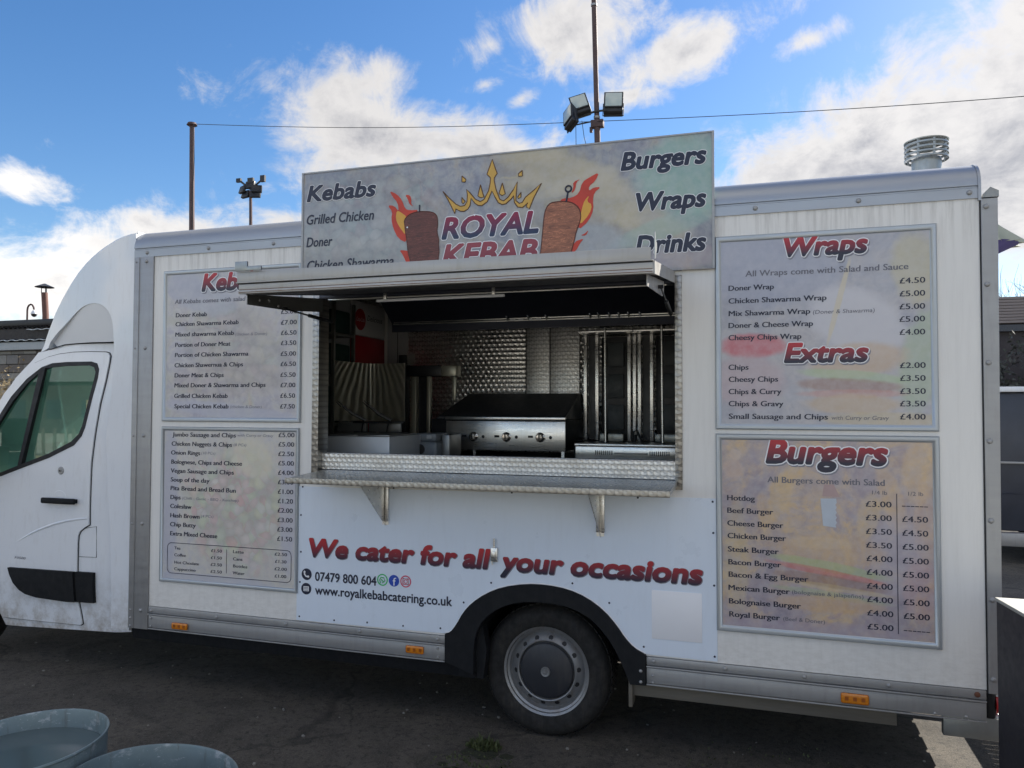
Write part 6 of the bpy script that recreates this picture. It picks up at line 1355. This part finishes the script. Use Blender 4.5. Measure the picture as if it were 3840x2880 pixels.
# furled parasol canopy behind the rear post
PC = thing('folded_parasol', 'cream folded parasol canopy with a purple lining sticking out behind the rear post', 'parasol', (1.40, 1.95, 0))
b = B(); b.tube([(1.40, 1.95, 0), (1.40, 1.95, 3.2)], .022, 10); b.obj('pole', ALU, PC)
CRM = M('cream_canopy_cloth', (.38, .40, .33), .8, var=.15, scale=6); PUR = M('purple_lining', (.10, .09, .28), .8)
b = B(); n_ = 24; tp = Vector((1.40, 1.95, 3.16)); v0 = b.bm.verts.new(tp); r1_ = []; r2_ = []
for k in range(n_):
    a = k/n_*2*math.pi; fold = 1+.16*(1 if k % 2 else -1)
    r1_.append(b.bm.verts.new((1.40+.14*fold*math.cos(a), 1.95+.14*fold*math.sin(a), 3.02-.01*math.cos(a)))); r2_.append(b.bm.verts.new((1.40+.265*fold*math.cos(a), 1.95+.265*fold*math.sin(a), 2.875+.02*math.cos(a))))
for k in range(n_):
    j = (k+1) % n_; b.bm.faces.new([v0, r1_[k], r1_[j]]); b.bm.faces.new([r1_[k], r2_[k], r2_[j], r1_[j]])
b.obj('canopy', CRM, PC, ang=.3)
b = B(); b.lathe([(.255, 0), (.15, -.05), (.02, -.06)], (1.40, 1.95, 2.895), (0, 0, 1), 24); b.obj('lining', PUR, PC)

# pale concrete apron across the yard, where the truck's shadow ends
CONC = M('pale_concrete', (.33, .31, .26), .85, var=.18, scale=.6, bump=.2, bscale=12)
b = B(); b._add([(-120, -90, .004), (-8, -90, .004), (90, -90, .004), (90, -7.2, .004), (-8, -7.2, .004), (-8, -17, .004), (-120, -24, .004)], [(0, 1, 5, 6), (1, 2, 3, 4)]); tag(b.obj('pavement', CONC), 'pale concrete apron on the near side of the yard', None, None, 'structure')
# far belt of winter trees all round the yard
rg = random.Random(77); b = B()
for k in range(15000):
    a = rg.random()*2*math.pi; d = 118+rg.uniform(-7, 7); hh = 5.5+2.2*math.sin(a*9)+1.5*math.sin(a*23+1)+1.0*math.sin(a*51)
    x, y = d*math.cos(a), d*math.sin(a); z = hh*rg.random()**.8; s = rg.uniform(.5, 1.3)
    u = Vector((rg.uniform(-1, 1), rg.uniform(-1, 1), rg.uniform(-1, 1))).normalized()*s; v_ = u.cross(Vector((rg.uniform(-1, 1), rg.uniform(-1, 1), rg.uniform(-1, 1)))).normalized()*s*.8
    p = Vector((x, y, z)); b._add([p-u, p+v_, p+u, p-v_], [(0, 1, 2, 3)])
tag(b.obj('tree_belt', M('dull_winter_foliage', (.050, .050, .032), .9, var=.5, scale=.3), fix=False), 'far belt of dull winter trees round the yard', None, None, 'stuff')
# ================================================================== yard on the near side (seen in the cab window and steel)
def hut(x, y, w_, d_, h, ridge, label, name='white_building', col=None):
    T = thing(name, label, 'building', (x, y, 0), 'yard buildings across from the truck')
    b = B(); b.box(x-w_/2, x+w_/2, y-d_/2, y+d_/2, 0, h); b.obj('wall', col or M('white_render', (.62, .62, .58), .7, var=.08, scale=2), T)
    b = B(); b.prism([(x-w_/2-.3, h), (x+w_/2+.3, h), (x, h+ridge)], y-d_/2-.3, y+d_/2+.3); b.obj('roof', M('grey_sheet_roof', (.18, .19, .20), .6, var=.15, scale=3), T)
    b = B()
    for k in range(int(w_/3)): b.box(x-w_/2+1+k*3, x-w_/2+2.2+k*3, y+d_/2+.01, y+d_/2+.05, 1.0, 2.2)
    b.obj('window', DKB, T)
    b = B(); b.box(x+w_/2-2.6, x+w_/2-1.2, y+d_/2+.01, y+d_/2+.06, 0, 2.2); b.obj('door', M('tan_door', (.35, .25, .14), .6), T)
hut(-47, -40, 16, 10, 3.4, 3.0, 'dark hall with a pale gabled roof across the yard', col=DARKW); hut(-66, -30, 14, 9, 3.6, 2.0, 'long white shed beyond the hall across the yard'); hut(-24, -46, 14, 9, 3.4, 2.2, 'smaller white shed behind the photographer'); hut(6, -40, 18, 10, 4.0, 2.4, 'wide white shed straight behind the photographer'); hut(34, -34, 16, 9, 3.8, 2.2, 'white shed across the yard from the rear doors')
FN = thing('picket_fence', 'weathered picket fence across the yard from the cab', 'fence', (-19, -12, 0))
pk = proto_mesh(B().box(-.05, .05, -.015, .015, 0, 1.15), 'picket', M('weathered_dark_pickets', (.13, .115, .095), .8, var=.2))
for k in range(46): inst(pk, 'picket', (-26+k*.32, -11.5-k*.05, 0.02), FN, rot=(0, R(3*((k*7) % 3-1)), 0))
b = B(); b.hexa([(-26.2, -11.53, .30), (-11.1, -13.83, .30), (-11.1, -13.79, .30), (-26.2, -11.49, .30), (-26.2, -11.53, .40), (-11.1, -13.83, .40), (-11.1, -13.79, .40), (-26.2, -11.49, .40)]); b.obj('rail', TWIG, FN)

bpy.data.objects.remove(_to); bpy.data.curves.remove(_tc)
